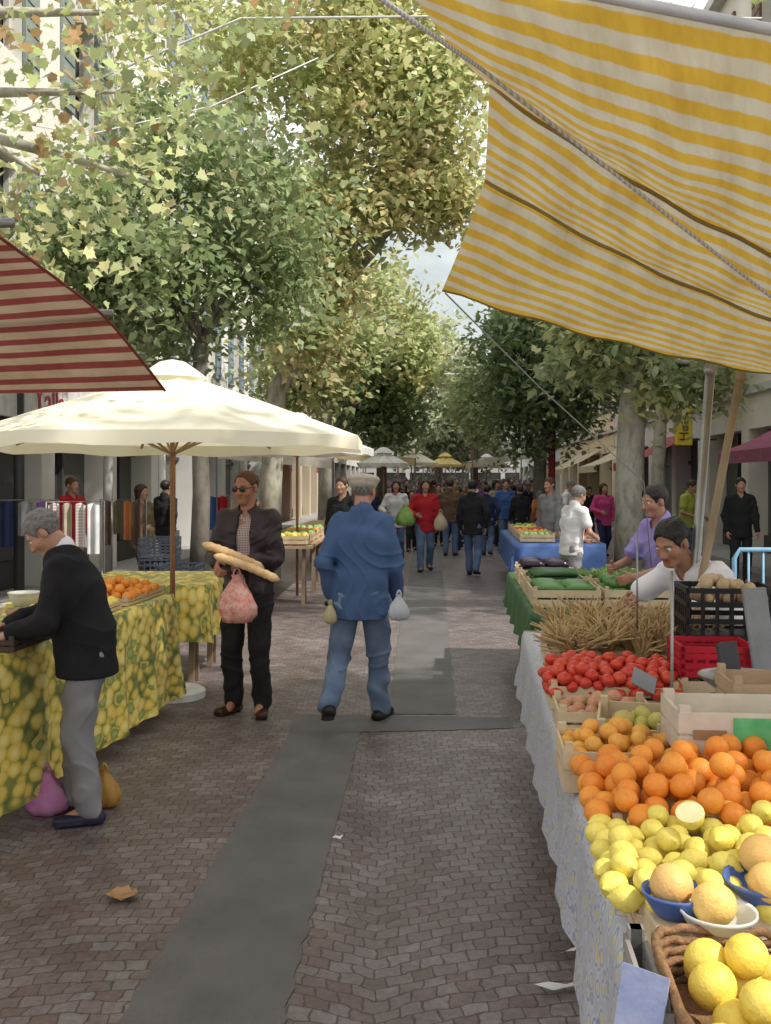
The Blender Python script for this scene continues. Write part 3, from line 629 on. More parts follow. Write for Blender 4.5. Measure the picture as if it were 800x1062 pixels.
# hotel sign
hs=thing('hotel_sign','tall yellow projecting sign reading Hotel on the right hand facade','sign',P(709,442,22.5))
c=wl(hs);m=MB();m.box(c,(.38,.12,.86));m.build('panel',M('yellow_sign_paint',(.80,.60,.05),rough=.4,bump=0),hs,bev=.02)
text_part('Hotel',.29,M('dark_sign_letter',(.10,.06,.02),rough=.5,bump=0),hs,Matrix.Translation(c+V(0,-.07,0))@Matrix(((0,-1,0,0),(0,0,-1,0),(1,0,0,0),(0,0,0,1))))
m=MB();m.bar(c+V(.19,0,.3),c+V(.75,0,.3),.04);m.build('bracket',DFRAME,hs);m=MB();m.bar(c+V(.19,0,-.3),c+V(.75,0,-.3),.04);m.build('bracket',DFRAME,hs)
for px,cl,lab in((572,(.36,.05,.04),'narrow red banner hanging beside the far right tree trunk'),(558,(.5,.37,.08),'narrow yellow banner hanging left of the red banner')):
    c=P(px,455,26);b=thing('banner',lab,'banner',V(c.x,26,0));m=MB();m.tube([V(c.x+.09,26.02,0),V(c.x+.09,26.02,3.3)],.02,6);m.build('pole',DFRAME,b)
    m=MB();m.grid([[V(c.x-.08+.16*i/2,26+.02*math.sin(j+i),1.4+.18*j) for i in range(3)] for j in range(11)]);m.build('cloth',M('banner_'+str(px),cl,rough=.8,tr=.2),b)
# ---------------------------------------------------------------- trees
BARKP=bark('plane_tree_bark',[(.17,.16,.12),(.32,.30,.24),(.44,.42,.35)]);BARKD=bark('dark_bark',[(.07,.06,.05),(.12,.11,.09),(.17,.15,.12)])
LOBE=[(0,0),(.2,.0),(.42,.04),(.36,.2),(.6,.44),(.40,.5),(.30,.70),(.16,.68),(0,.95)];LOBE=LOBE+[(-x,y) for x,y in LOBE[1:-1]][::-1]
def leafmesh(name,p,size,col,parent,droop=.5,lobed=False):
    n=len(p);nv=rng.normal(size=(n,3));nv[:,2]=np.abs(nv[:,2])+.5;nv/=np.linalg.norm(nv,axis=1)[:,None]
    t=rng.normal(size=(n,3));t[:,2]-=droop;t-=nv*(t*nv).sum(1)[:,None];t/=np.linalg.norm(t,axis=1)[:,None];b=np.cross(nv,t)
    L=(size*rng.uniform(.6,1.25,n))[:,None]
    if lobed:
        fold=rng.uniform(-.2,.9,n)[:,None];curlv=rng.uniform(-.1,.5,n)[:,None];sh=LOBE;vs=np.stack([p+b*L*x*.9+t*L*y+nv*L*(fold*abs(x)-curlv*y*y) for x,y in sh],1)
    else:vs=np.stack([p,p+t*L*.42+b*L*.3+nv*L*.05,p+t*L-nv*L*.1,p+t*L*.42-b*L*.3+nv*L*.05],1)
    k=vs.shape[1];me=fast_mesh(name,vs.reshape(-1,3)-np.array(list(wl(parent))),np.arange(n*k).reshape(n,k),LEAF,np.repeat(col,k,0),False);return link(name,me,parent)
def tree(label,base,pts,rad,blobs,size,cols,barkm,nl=6,sig=.24,droop=.5,lobed=False,group='trees lining the market street',name='plane_tree',dark=.75):
    base=Vector(base);t=thing(name,label,'tree',base,0,group);m=MB();m.tube([Vector(p) for p in pts],rad,12)
    m.build('trunk',barkm,t,smooth=True);fork=Vector(pts[-1]);allp=[];allc=[];cen=[]
    for c,r,nc,per in blobs:
        c=Vector(c);d=rng.normal(size=(nc,3));d/=np.linalg.norm(d,axis=1)[:,None];q=np.array(list(c))+d*np.array(r)*(rng.uniform(0,1,(nc,1))**(1/2.4))
        cen.append((c,q))
        for cc in q:
            n=int(per*rng.uniform(.5,1.5));s=sig*rng.uniform(.6,1.4);pp=cc+rng.normal(size=(n,3))*np.array((s,s,s*.85))-np.array((0,0,1))*np.abs(rng.normal(size=(n,1)))*s*.5;allp.append(pp)
            base_c=np.array(cols[rng.integers(len(cols))])*rng.uniform(dark,1.2)
            allc.append(base_c*rng.uniform(.78,1.22,(n,1))*rng.uniform(.93,1.07,(n,3)))
    leafmesh('crown',np.concatenate(allp),size,np.clip(np.concatenate(allc),0,.85),t,droop,lobed)
    for c,q in cen:
        for cc in q[:max(1,nl//len(cen)+1)]:
            e=Vector(cc);mid=(fork+e)/2+V(random.uniform(-.25,.25),random.uniform(-.25,.25),random.uniform(.0,.4));r0=rad[-1]*.5
            m=MB();m.tube([fork,(fork+mid)/2+V(0,0,.1),mid,(mid+e)/2,e],[r0,r0*.75,r0*.5,r0*.3,.01],7);m.build('limb',barkm,t,smooth=True)
    return t
GRN=[(.29,.36,.17),(.33,.40,.20),(.37,.43,.23),(.26,.33,.15)];OLV=[(.55,.58,.28),(.60,.62,.31),(.64,.63,.33),(.49,.54,.26),(.60,.53,.27)]
DK=[(.20,.28,.13),(.23,.31,.15),(.27,.35,.18)];YG=[(.54,.59,.30),(.59,.62,.32),(.49,.55,.27),(.62,.58,.29)]
b=V(P(205,600,12.6).x,12.6,0)
tree('leafy grey green tree rising behind the cream umbrella',b,[b,b+V(.05,0,1.5),b+V(0,.05,2.9),b+V(.05,0,3.4)],[.13,.11,.09,.08],
 [(P(175,280,12.6),(1.6,1.5,.95),75,85),(P(235,200,12.8),(1.3,1.2,.85),46,85),(P(85,230,12.6),(.95,1.1,.9),30,80),(P(165,130,13),(1.1,1.2,.5),22,70),(P(285,300,13),(.55,.8,.7),20,70)],.14,GRN,BARKD,8,.25,.9,name='nettle_tree')
b=V(P(278,600,17).x,17,0)
tree('big plane tree with yellowing leaves and a leaning limb, left of the street',b,[b,b+V(.05,0,1.6),b+V(.15,0,3.2),P(345,305,17.2),P(395,250,17.4)],[.22,.19,.16,.13,.10],
 [(P(395,120,17.2),(1.7,1.9,1.6),95,70),(P(300,50,17),(1.9,1.8,1.1),66,70),(P(410,10,17),(1.5,1.6,1.3),55,70),(P(320,225,16.4),(1.0,1.0,.8),38,70),(P(458,110,17),(.75,1.2,1.3),38,65),(P(468,190,16.8),(.42,.8,.6),20,60),(P(190,0,17),(1.6,1.5,.7),18,55),(P(315,330,16.3),(.55,.5,.65),26,60),(P(340,285,16.4),(.5,.5,.5),16,60),(P(385,205,16.2),(.5,.5,.25),12,55),(P(425,215,17),(.5,.5,.2),12,55)],.175,OLV,BARKP,8,.28,.5,dark=.82)
b=V(P(338,600,26).x,26,0)
tree('yellow green plane tree between the leaning plane and the dark tree, left',b,[b,b+V(0,0,3),b+V(.1,0,5)],[.22,.18,.13],[(P(335,345,26),(1.5,1.8,1.9),70,60),(P(300,390,26),(1.2,1.5,1.0),35,55),(P(395,300,28),(1.2,1.5,.8),32,50),(P(430,355,30),(1.0,1.2,1.3),36,55)],.24,YG,BARKP,4,.32)
b=V(P(396,560,32).x,32,0)
tree('dark green round tree at the left of the vanishing street',b,[b,b+V(0,0,2),b+V(0,0,3.4)],[.2,.17,.14],[(P(388,405,32),(1.4,2,1.8),100,75)],.26,DK+GRN[:1],BARKD,4,.34,name='dark_tree')
b=V(P(560,560,26).x,26,0)
tree('dark green tree at the right of the vanishing street',b,[b,b+V(0,0,2),b+V(.1,0,3.4)],[.2,.17,.14],[(P(552,395,26),(1.6,2,1.7),110,70),(P(600,385,25),(1.2,1.3,1.2),46,65),(P(530,345,26),(.9,1.,.7),24,60)],.22,DK+GRN[:2],BARKD,5,.3,name='dark_tree')
b=V(P(653,600,16.5).x,16.5,0)
tree('plane tree with mottled pale trunk under the yellow awning edge, right',b,[b,b+V(0,0,1.6),b+V(.03,0,2.6),b+V(.1,0,3.6)],[.25,.23,.22,.2],[(P(665,320,16.5),(1.6,1.5,1.1),50,55),(P(720,385,15.5),(.5,.7,.35),16,50),(P(625,360,16.2),(.9,.9,.55),26,48),(P(690,395,16),(.5,.5,.28),10,45)],.2,YG[:2]+GRN+OLV[:2],BARKP,6,.22,1.0)
b=V(P(683,600,23).x,23,0)
tree('thinner plane tree trunk behind the mottled pale trunk, right',b,[b,b+V(0,0,2),b+V(.1,0,4)],[.17,.15,.13],[(P(690,330,23),(2,2,1.7),44,55)],.24,GRN,BARKP,4,.3)
b=V(P(455,560,60).x,60,0)
tree('hazy pale green trees closing the far end of the street',b,[b,b+V(0,0,4),b+V(0,0,8)],[.3,.25,.2],[(P(452,380,60),(2.6,3,3.0),90,60),(P(470,435,58),(2.4,2,2),70,60),(P(438,445,57),(2,2,1.6),44,60),(P(490,462,62),(2.6,2,1.1),40,60)],.4,[(.52,.57,.40),(.56,.60,.42),(.46,.52,.36)],BARKP,4,.5)  # distance haze put into these lightened leaf colours
b=V(P(492,560,46).x,46,0)
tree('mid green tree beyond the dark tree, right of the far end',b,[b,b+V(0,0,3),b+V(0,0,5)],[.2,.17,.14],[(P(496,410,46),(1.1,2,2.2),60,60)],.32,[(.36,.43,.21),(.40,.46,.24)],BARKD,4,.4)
b=V(-4.6,6.2,0)
tree('plane tree overhanging the top left corner with broad yellowing leaves',b,[b,b+V(.1,0,2.2),b+V(.5,0,4.0)],[.3,.26,.2],[(P(50,215,6.2),(.7,.5,.5),17,16),(P(150,150,6.4),(.6,.5,.22),9,13),(P(60,70,6.2),(1.1,.6,.5),26,16),(P(200,35,6.6),(.9,.6,.35),15,14),(P(-250,100,6.2),(1.6,1.2,1.2),40,14)],.082,[(.52,.57,.28),(.58,.60,.32),(.46,.53,.25),(.56,.54,.28),(.48,.53,.26),(.42,.29,.14)],BARKP,3,.2,.8,True,dark=.8)
b=V(6.2,11.5,0)
tree('plane tree standing behind the yellow striped awning at the right edge',b,[b,b+V(0,0,2.5),b+V(-.2,0,4.6)],[.26,.23,.19],[(V(6.3,11.2,7.2),(1.6,1.8,1.4),30,44),(V(3.9,10.0,7.5),(1.0,1.0,.6),16,36)],.22,GRN+OLV,BARKP,6,.34)
b=V(7.8,2.4,0)
tree('unseen tall plane tree right of the fruit stall, added to shade it from above',b,[b,b+V(0,0,3),b+V(-.4,0,5.6)],[.3,.26,.2],[(V(6.3,2.2,8.0),(4.0,2.9,1.2),300,42),(V(4.0,1.6,7.6),(1.7,1.9,.8),70,42)],.30,GRN+OLV,BARKP,6,.36)  # out of view; crown added to throw shade over awning and near street
# ---------------------------------------------------------------- awnings
def crv(pts,n):
    out=[]
    for i in range(n+1):
        t=i/n*(len(pts)-1);k=min(int(t),len(pts)-2);f=t-k
        p0=pts[max(k-1,0)];p1=pts[k];p2=pts[k+1];p3=pts[min(k+2,len(pts)-1)]
        out.append(.5*((2*p1)+(p2-p0)*f+(2*p0-5*p1+4*p2-p3)*f*f+(3*p1-p0-3*p2+p3)*f**3))
    return out
YEL=stripes('yellow_white_striped_canvas',(.66,.60,.46),(.69,.445,.065),21,.5,.6)
RED=stripes('red_white_striped_canvas',(.47,.355,.24),(.25,.06,.05),13,.44,.55)
ya=thing('striped_awning','large yellow and white striped awning above the fruit stall','awning',P(720,380,5.1)*1)
rowsL=[P(400,-48,1.95),P(508,86,3.1),P(503,185,4.0),P(459,301,4.9)];rowsR=[P(812,33,1.95),P(800,262,3.3),P(800,330,4.2),P(800,388,5.2)]
vs=[-.06,.40,.72,1.12];rows=[];uv=[]
for i in range(3):
    for j in range(12):
        t=j/12;row=[];uu=[];ease=min(1,i+t*2)
        for c in range(29):
            s=c/28*1.55;q0=rowsL[i].lerp(rowsR[i],s);q1=rowsL[i+1].lerp(rowsR[i+1],s);p=q0.lerp(q1,t)
            sg_=.05 if i==0 else .035
            p=p+V(0,0,-sg_*math.sin(math.pi*t)*(.6+.4*math.sin(s*2.2))+ease*(-.035*math.sin(math.pi*min(s,1))+.005*math.sin(s*21+i*2+t*5)))
            row.append(p);uu.append((s*1.8,vs[i]+(vs[i+1]-vs[i])*t))
        rows.append(row);uv.append(uu)
row=[];uu=[]
for c in range(29):
    s=c/28*1.55;row.append(rowsL[3].lerp(rowsR[3],s)+V(0,0,-.035*math.sin(math.pi*min(s,1))+.008*math.sin(s*26)));uu.append((s*1.8,vs[3]))
rows.append(row);uv.append(uu)
m=MB();m.grid(rows,uv);m.build('canvas',YEL,ya,smooth=True)
HEMW=M('white_canvas_hem',(.7,.7,.7),rough=.7,tr=.2);POLE=M('galvanised_pole',(.35,.35,.34),rough=.4,metal=.7);SEAM=M('dark_yellow_seam',(.36,.27,.09),rough=.8)
m=MB();m.tube(rows[0],.012,6);m.build('hem',HEMW,ya,smooth=True)
for i in(12,24):
    m=MB();m.tube([p-V(0,0,.006) for p in rows[i]],.008,6);m.build('seam',SEAM,ya,smooth=True)
m=MB();m.tube(rows[-1],.007,6);m.build('hem',SEAM,ya,smooth=True)
def pole(a,b,r,label,mat=POLE,name='awning_pole'):
    m=MB();m.tube([a,(Vector(a)+Vector(b))/2,b],r,10);m.ball(b,r*1.5,10,6);return tag(m.build(name,mat,smooth=True),label,'pole')
pole(P(702,836,5.1),P(737,384,5.1),.024,'grey awning pole standing nearly upright under the yellow awning')
pole(P(682,843,5.0),P(768,391,5.0),.020,'tan awning pole leaning steeply right under the yellow awning',M('tan_wood_pole',(.34,.26,.17),rough=.7))
def rope(pts,r,label,mat,name='rope'):
    m=MB();m.tube(pts,r,7);return tag(m.build(name,mat,smooth=True),label,'rope')
def braid():
    m,nt,b=newmat('braided_rope');tc=N(nt,'ShaderNodeTexCoord').outputs['Object'];w_=N(nt,'ShaderNodeTexWave',bands_direction='DIAGONAL');w_.inputs['Scale'].default_value=26;nt.links.new(tc,w_.inputs[0])
    c=ramp(nt,w_.outputs['Fac'],[(.3,(.66,.65,.62)),(.6,(.42,.42,.42))]);nt.links.new(c,b.inputs['Base Color']);b.inputs['Roughness'].default_value=.85;return m
ROPE=braid()
rope([P(380,-12,1.8),P(500,72,2.3),P(640,182,2.6),P(800,308,3.1),P(880,375,3.4)],.0052,'thick white rope running diagonally beneath the yellow awning',ROPE)
rope([P(462,304,4.9),P(560,402,5.7),P(668,500,6.6),V(2.1,7.6,0)],.004,'thin guy line running down from the yellow awning corner',M('grey_guy_cord',(.32,.32,.32),rough=.8))
ra=thing('striped_awning','red and tan striped awning at the left edge above the lemon table','awning',P(0,410,4.4))
ed=crv([P(171,405,4.45),P(140,365,4.1),P(105,325,3.75),P(52,284,3.4),P(0,246,3.1),P(-120,160,2.5)],18)
rows=[];uv=[]
for i,e in enumerate(ed):
    t=i/18;lf=V(e.x-2.6,e.y-.05,e.z-.02);rows.append([e.lerp(lf,c/12)+V(0,0,-.06*math.sin(c/12*math.pi)*math.sin(t*math.pi*.9+.2)) for c in range(13)]);uv.append([(c/6,t*1.15) for c in range(13)])
m=MB();m.grid(rows,uv);m.build('canvas',RED,ra,smooth=True)
m=MB();m.tube(ed,.006,6);m.build('hem',M('dark_red_hem',(.25,.06,.05),rough=.8),ra,smooth=True)
def rail(px,py,Y,lab):
    e=P(px,py,Y);m=MB();m.tube([e+V(.02,0,0),e+V(-2.8,-.05,-.02)],.016,9);return tag(m.build('awning_rail',POLE,smooth=True),lab,'rail')
rail(112,325,3.8,'grey tube rail poking out beside the red striped awning edge');rail(8,231,3.2,'grey tube rail above the red striped awning at the frame edge')
WCB=M('white_cable',(.75,.75,.75),rough=.5)
rope([V(-5.5,12,5.6),P(250,19,12),P(450,17,12),V(4.5,12,7.2)],.014,'white overhead cable strung across the street through the top leaves',WCB,'overhead_cable')
rope([V(-4,40,6.3),P(430,388,40),P(493,388,40),V(8,40,6.2)],.025,'pale overhead cable strung across the far street between trees',WCB,'overhead_cable')
rope([P(-20,120,9),P(90,140,9.2),P(220,110,9.6),P(330,60,10)],.006,'thin pale cable crossing the leafy branches at upper left',WCB,'overhead_cable')
def umbrella(cx,cy,r,zr,za,label,mat,n=8,rot=22.5,base=True):
    t=thing('market_umbrella',label,'umbrella',(cx,cy,0));m=MB();rows=[];seg=n*6
    for j in range(9):
        f=j/8;row=[]
        for i in range(seg+1):
            a=2*math.pi*i/seg+R(rot);da=(a-R(rot))%(2*math.pi/n)-math.pi/n;rr=r*math.cos(math.pi/n)/math.cos(da)
            rr*=f if f>0 else .02;sc=abs(da)/(math.pi/n);z=za+(zr-za)*(f**1.05)-.10*f*(1-sc)*(1-f)
            row.append(V(cx+rr*math.cos(a),cy+rr*math.sin(a),z))
        rows.append(row)
    m.grid(rows);m.build('canopy',mat,t,smooth=True)
    m=MB();last=rows[-1];m.grid([last,[p+V(0,0,-.09+.012*math.sin(i*1.3)) for i,p in enumerate(last)]]);m.build('valance',mat,t,smooth=True)
    m=MB();m.lathe([(.01,za+.09),(.10,za+.07),(.2,za+.0),(.27,za-.055)],(cx,cy,0),16);m.build('vent_cap',mat,t,smooth=True)
    m=MB();m.tube([V(cx,cy,.04),V(cx,cy,za)],.02,10);m.build('pole',M('varnished_wood_pole',(.30,.15,.07),rough=.5),t,smooth=True)
    for i in range(n):
        a=2*math.pi*i/n+R(rot);m=MB();m.bar((cx,cy,za-.05),(cx+r*.98*math.cos(a),cy+r*.98*math.sin(a),zr-.02),.018);m.build('rib',M('rib_wood',(.4,.28,.16),rough=.6),t)
        m=MB();m.bar((cx,cy,zr-.12),(cx+r*.5*math.cos(a),cy+r*.5*math.sin(a),(za+zr)/2-.03),.014);m.build('strut',M('rib_wood',(.4,.28,.16)),t)
    if base:
        m=MB();m.lathe([(.001,.0),(.25,.0),(.25,.05),(.22,.07),(.05,.09),(.035,.09),(.035,.28),(.001,.28)],(cx,cy,.002),24);m.build('base',M('white_plastic_base',(.72,.72,.70),rough=.5),t)
    return t
CREAM=M('cream_canvas',(.95,.93,.78),(.94,.90,.70),3,.8,.25,14,tr=.27)
umbrella(-1.635,7.7,1.56,1.98,2.5,'large cream market umbrella with white base beside the lemon print table',CREAM,8,22.5)
PG=M('pale_grey_canvas',(.88,.87,.83),rough=.8,tr=.3);YELC=M('yellow_canvas',(.86,.72,.30),rough=.8,tr=.35)
umbrella(-1.25,14.2,1.1,2.12,2.55,'smaller pale grey umbrella behind the large cream umbrella',PG,8,10,False)
umbrella(P(398,0,24).x,24,.6,2.1,2.4,'small white umbrella in mid distance left of the red jacketed woman',M('white_canvas',(.88,.87,.83),rough=.8,tr=.3),8,5,False)
umbrella(P(430,0,34).x,34,.85,2.3,2.7,'far cream umbrella above the crowd left of centre',CREAM,8,15,False)
umbrella(P(462,0,37).x,37,.7,2.3,2.65,'small far yellow umbrella above the middle of the crowd',YELC,8,30,False)
umbrella(P(505,0,42).x,42,.9,2.35,2.75,'far white umbrella above the crowd right of centre',PG,8,0,False)
def canopy(x0,x1,y0,y1,za,zb,mat,label):
    t=thing('market_canopy',label,'awning',((x0+x1)/2,(y0+y1)/2,0),0,'far stall canopies');m=MB()
    m.grid([[V(x0+(x1-x0)*i/6,y0+(y1-y0)*j/6,za+(zb-za)*i/6-.08*math.sin(i/6*math.pi)*math.sin(j/6*math.pi)) for i in range(7)] for j in range(7)])
    m.grid([[V(x0+(x1-x0)*i/6,y0,za+(zb-za)*i/6-.2*j) for i in range(7)] for j in range(2)]);m.build('canvas',mat,t,smooth=True)
    for x,z in((x0,za),(x1,zb)):
        for y in(y0,y1):
            m=MB();m.tube([V(x,y,0),V(x,y,z)],.022,6);m.build('pole',POLE,t)
PALE=M('pale_canopy_canvas',(.85,.82,.72),rough=.8,tr=.45);STR2=M('tan_canopy_canvas',(.78,.66,.36),rough=.8,tr=.45);RUST=M('rust_canopy_canvas',(.45,.16,.1),rough=.8,tr=.4)
canopy(-3.2,-1.0,19,22,2.3,2.1,PALE,'pale stall canopy on the left past the grey umbrella')
canopy(-1.6,.8,27,31,2.5,2.3,STR2,'tan stall canopy on the left in the middle distance')
canopy(-.8,1.5,36,40,2.6,2.4,PALE,'pale far canopy at the end of the left stalls')
canopy(.6,2.6,46,50,2.8,2.6,RUST,'rust coloured canopy deep in the far crowd')
canopy(2.6,4.6,30,34,2.3,2.6,PALE,'pale stall canopy on the right in front of the crowd')
canopy(3.2,5.2,40,46,2.4,2.8,STR2,'tan stall canopy far along the right side')
# ---------------------------------------------------------------- tables, cloths
WOOD=M('raw_pine_wood',(.46,.33,.2),(.37,.26,.15),5,.75,.3,60);WOODL=M('pale_crate_wood',(.62,.5,.33),(.5,.39,.24),5,.75,.3,60);TRES=M('trestle_wood',(.25,.18,.12),rough=.8)
def table(label,O,ea,eb,L,W,z):
    O=Vector(O);t=thing('stall_table',label,'table',O,0,'market stall tables');c=O+ea*L/2+eb*W/2;a=math.atan2(ea.y,ea.x)
    m=MB();m.box(c+V(0,0,z-.02),(L,W,.035),(0,0,a));m.build('table_top',WOOD,t)
    for f in(.06,.5,.94) if L>2.6 else(.08,.92):
        for g_ in(.12,.88):
            p=O+ea*L*f+eb*W*g_;q=ea*(.12 if f<.9 else -.12);m=MB();m.bar(p,p+q+V(0,0,z-.04),.045);m.bar(p+q*2,p+q+V(0,0,z-.04),.045);m.build('leg',TRES,t)
    return t
def cloth(label,O,ea,eb,L,W,z,drop,mat,wave=.02,endd=None,seed=0):
    O=Vector(O);endd=drop if endd is None else endd;m=MB();rows=[];uv=[]
    As=[-endd+endd*i/8 for i in range(8)]+[L*i/int(L/.06) for i in range(int(L/.06)+1)]+[L+endd*(i+1)/8 for i in range(8)]
    Bs=[-drop+drop*i/10 for i in range(10)]+[W*i/10 for i in range(11)]
    for b_ in Bs:
        row=[];uu=[]
        for a in As:
            oa=max(-a,a-L,0);ob=max(-b_,0);ca=min(max(a,0),L);cb=max(b_,0);ov=max(oa,ob);fr=ov/max(drop,.01)
            out=.012+wave*fr*(math.sin(a*11+seed)+.6*math.sin(a*23+1+seed)) + .03*fr
            p=O+ea*ca+eb*cb+V(0,0,z+.006-ov)
            if ob>=oa and ob>0:p=p-eb*out
            if oa>0:p=p+ea*(out*(1 if a>L else -1))
            row.append(p);uu.append((a,b_))
        rows.append(row);uv.append(uu)
    m.grid(rows,uv);o=m.build('tablecloth',mat,smooth=True);return tag(o,label,'tablecloth')
LEM=lemon_print();BLU=blue_print()
eaL=V(.10,1,0).normalized();ebL=V(-1,.10,0).normalized();OL=V(-1.94,3.1,0)
table('long stall table under the lemon print cloth, left foreground',OL,eaL,ebL,4.15,.95,.84)
cloth('lemon print oilcloth hanging nearly to the ground, left foreground',OL,eaL,ebL,4.15,.95,.84,.74,LEM,.022)
O2=V(-1.44,8.0,0);table('short stall table just behind the umbrella pole',O2,V(0,1,0),V(-1,0,0),1.3,1.1,.82)
cloth('short lemon print cloth behind the umbrella pole',O2,V(0,1,0),V(-1,0,0),1.3,1.1,.82,.45,LEM,.03,seed=2)
eaR=V(.09,1,0).normalized();ebR=V(1,-.09,0).normalized()
def TR(Y,w,z=.76):
    return V(.464+.09*(Y-1.93),Y,0)+ebR*w+V(0,0,z)
OR=TR(1.15,0,0);table('long fruit stall table under the blue print cloth, right foreground',OR,eaR,ebR,4.9,.95,.75)
cloth('blue and white printed oilcloth edging the right hand fruit stall',OR,eaR,ebR,4.9,.95,.75,.34,BLU,.012,.3,1)
O3=V(.98,6.75,0);ea3=V(.07,1,0).normalized();eb3=V(1,-.07,0).normalized()
table('vegetable stall table with green cloth in front of the lavender shirt',O3,ea3,eb3,2.9,1.0,.78)
cloth('dark green cloth on the vegetable stall in front of the lavender shirt',O3,ea3,eb3,2.9,1.0,.78,.3,M('dark_green_cloth',(.07,.16,.07),rough=.7),.015,seed=3)
O4=V(1.85,14.4,0);table('stall table with bright blue cloth in the right middle distance',O4,ea3,eb3,4.2,1.3,.76)
cloth('bright blue cloth on the right middle distance stall',O4,ea3,eb3,4.2,1.3,.76,.4,M('bright_blue_cloth',(.05,.11,.32),(.09,.16,.38),6,.6),.02,seed=4)
O5=V(-.98,13.3,0);table('bare trestle table of vegetables left of the blue jacketed man',O5,V(.02,1,0).normalized(),V(-1,.02,0).normalized(),3.2,1.1,.8)
O6=V(-.55,19.3,0);table('trestle table beneath the pale canopy on the left',O6,V(.04,1,0).normalized(),V(-1,.04,0).normalized(),3,1.2,.8)
# ---------------------------------------------------------------- crates, fruit
def crate(loc,size,rz,mat,label,kind='slat',tilt=0,group=None,name='crate'):
    w_,l_,h_=size;m=MB();t=.008
    if kind=='slat':
        n=max(2,int(h_/.055));
        for i in range(n):
            z=h_*(i+.5)/n;hh=h_/n*.78
            for s in(-1,1):m.box((s*(w_/2-t/2),0,z),(t,l_-.02,hh));m.box((0,s*(l_/2-t/2),z),(w_,t,hh))
        for sx in(-1,1):
            for sy in(-1,1):m.box((sx*(w_/2-.018),sy*(l_/2-.018),h_/2+.008),(.024,.024,h_+.016))
        for i in range(4):m.box((-w_/2+w_*(i+.5)/4,0,.006),(w_/4*.85,l_-.02,.008))
    else:
        for s in(-1,1):
            for i in range(7):
                m.box((s*(w_/2),-l_/2+l_*i/6,h_/2),(.01,.014,h_));m.box((-w_/2+w_*i/6,s*(l_/2),h_/2),(.014,.01,h_))
            for z in(.012,h_*.36,h_*.68,h_-.012):
                m.box((s*w_/2,0,z),(.014,l_+.014,.022));m.box((0,s*l_/2,z),(w_+.014,.014,.022))
        m.box((0,0,.008),(w_-.02,l_-.02,.01))
    o=m.build(name,mat,loc=(0,0,0));o.location=loc;o.rotation_euler=(tilt,0,rz);return tag(o,label,'crate',group)
def ballmesh(name,r,mat,f=(1,1,1),seed=0,nu=20,nv=14):
    m=MB();m.ball((0,0,0),(r*f[0],r*f[1],r*f[2]),nu,nv)
    for i,v in enumerate(m.v):m.v[i]=v*(1+.018*math.sin(v.x/r*3+seed)+.018*math.sin(v.y/r*2.5+2*seed)+.01*math.sin(v.z/r*5+seed))
    return m.build(name,mat,loc=(0,0,0),smooth=True)
def lemonmesh(name,r,mat):
    m=MB();pr=[(.0005,-1.42),(.10,-1.36),(.18,-1.22),(.5,-1.02),(.8,-.66),(.97,-.25),(1,.1),(.9,.5),(.66,.86),(.36,1.08),(.2,1.2),(.14,1.32),(.0005,1.37)]
    m.lathe([(a*r,b*r) for a,b in pr],(0,0,0),18,lambda t,z:.03*math.sin(3*t+z*40));return m.build(name,mat,loc=(0,0,0),smooth=True)
def heap(proto,c,ux,uy,w_,l_,z0,d,n,mound,label,cat,group,slope=0,spin=True,flat=False,sc=(.9,1.08)):
    pl=[];first=True
    for i in range(n):
        best=None
        for _ in range(16):
            a=random.uniform(-.5,.5);b_=random.uniform(-.5,.5);p=c+ux*a*w_+uy*b_*l_;bz=z0+slope*a*w_;z=bz+d/2
            for q in pl:
                r2=(q.x-p.x)**2+(q.y-p.y)**2;dd=(d*.93)**2
                if r2<dd:z=max(z,q.z+math.sqrt(dd-r2))
            if z-bz-d/2>mound*(1-(2*a)**2*.75)*(1-(2*b_)**2*.75):continue
            if best is None or z-bz<best[1]:best=(V(p.x,p.y,z),z-bz)
        if best is None:continue
        p=best[0];pl.append(p);rot=(random.uniform(0,6.3),random.uniform(0,6.3),random.uniform(0,6.3)) if spin else (random.uniform(-.5,.5),random.uniform(-.5,.5),random.uniform(0,6.3))
        if flat:rot=(R(90)+random.uniform(-.25,.25),random.uniform(-.2,.2),random.uniform(0,6.3))
        s=random.uniform(*sc)
        if first:
            o=proto;first=False;o.location=p;o.rotation_euler=rot;o.scale=(s,s,s)
        else:
            px=400+p.x/p.y*1040
            if px>860 or px<-60:continue
            o=clone(proto,p,rot,s)
        tag(o,label,cat,group)
ORG=peel('orange_peel',(.80,.31,.04),(.72,.20,.02));LEMP=peel('lemon_peel',(.82,.68,.13),(.74,.64,.14));GRAP=peel('grapefruit_peel',(.76,.52,.15),(.72,.41,.14))
TOM=peel('tomato_skin',(.55,.04,.025),(.62,.09,.035),.32,8);MAN=peel('mandarin_peel',(.78,.36,.06),(.70,.41,.08));ONI=peel('onion_skin',(.5,.3,.16),(.58,.22,.15))
crate(TR(2.60,.42,.757),(.78,.42,.08),-.09,WOODL,'wooden crate beneath the heaped oranges')
crate(TR(2.14,.37,.757),(.70,.40,.06),-.09,WOODL,'wooden crate beneath the lemons')
om=ballmesh('orange',.031,ORG)
heap(om,TR(2.59,.41),ebR,eaR,.84,.46,.845,.062,132,.14,'orange in the heaped pile between the lemons and the white crate','orange','oranges in the heaped pile',.05)
lm=lemonmesh('lemon',.0265,LEMP)
heap(lm,TR(2.15,.36),ebR,eaR,.76,.50,.825,.055,135,.13,'lemon in the pile in front of the oranges','lemon','lemons in the front pile',.04,flat=True)
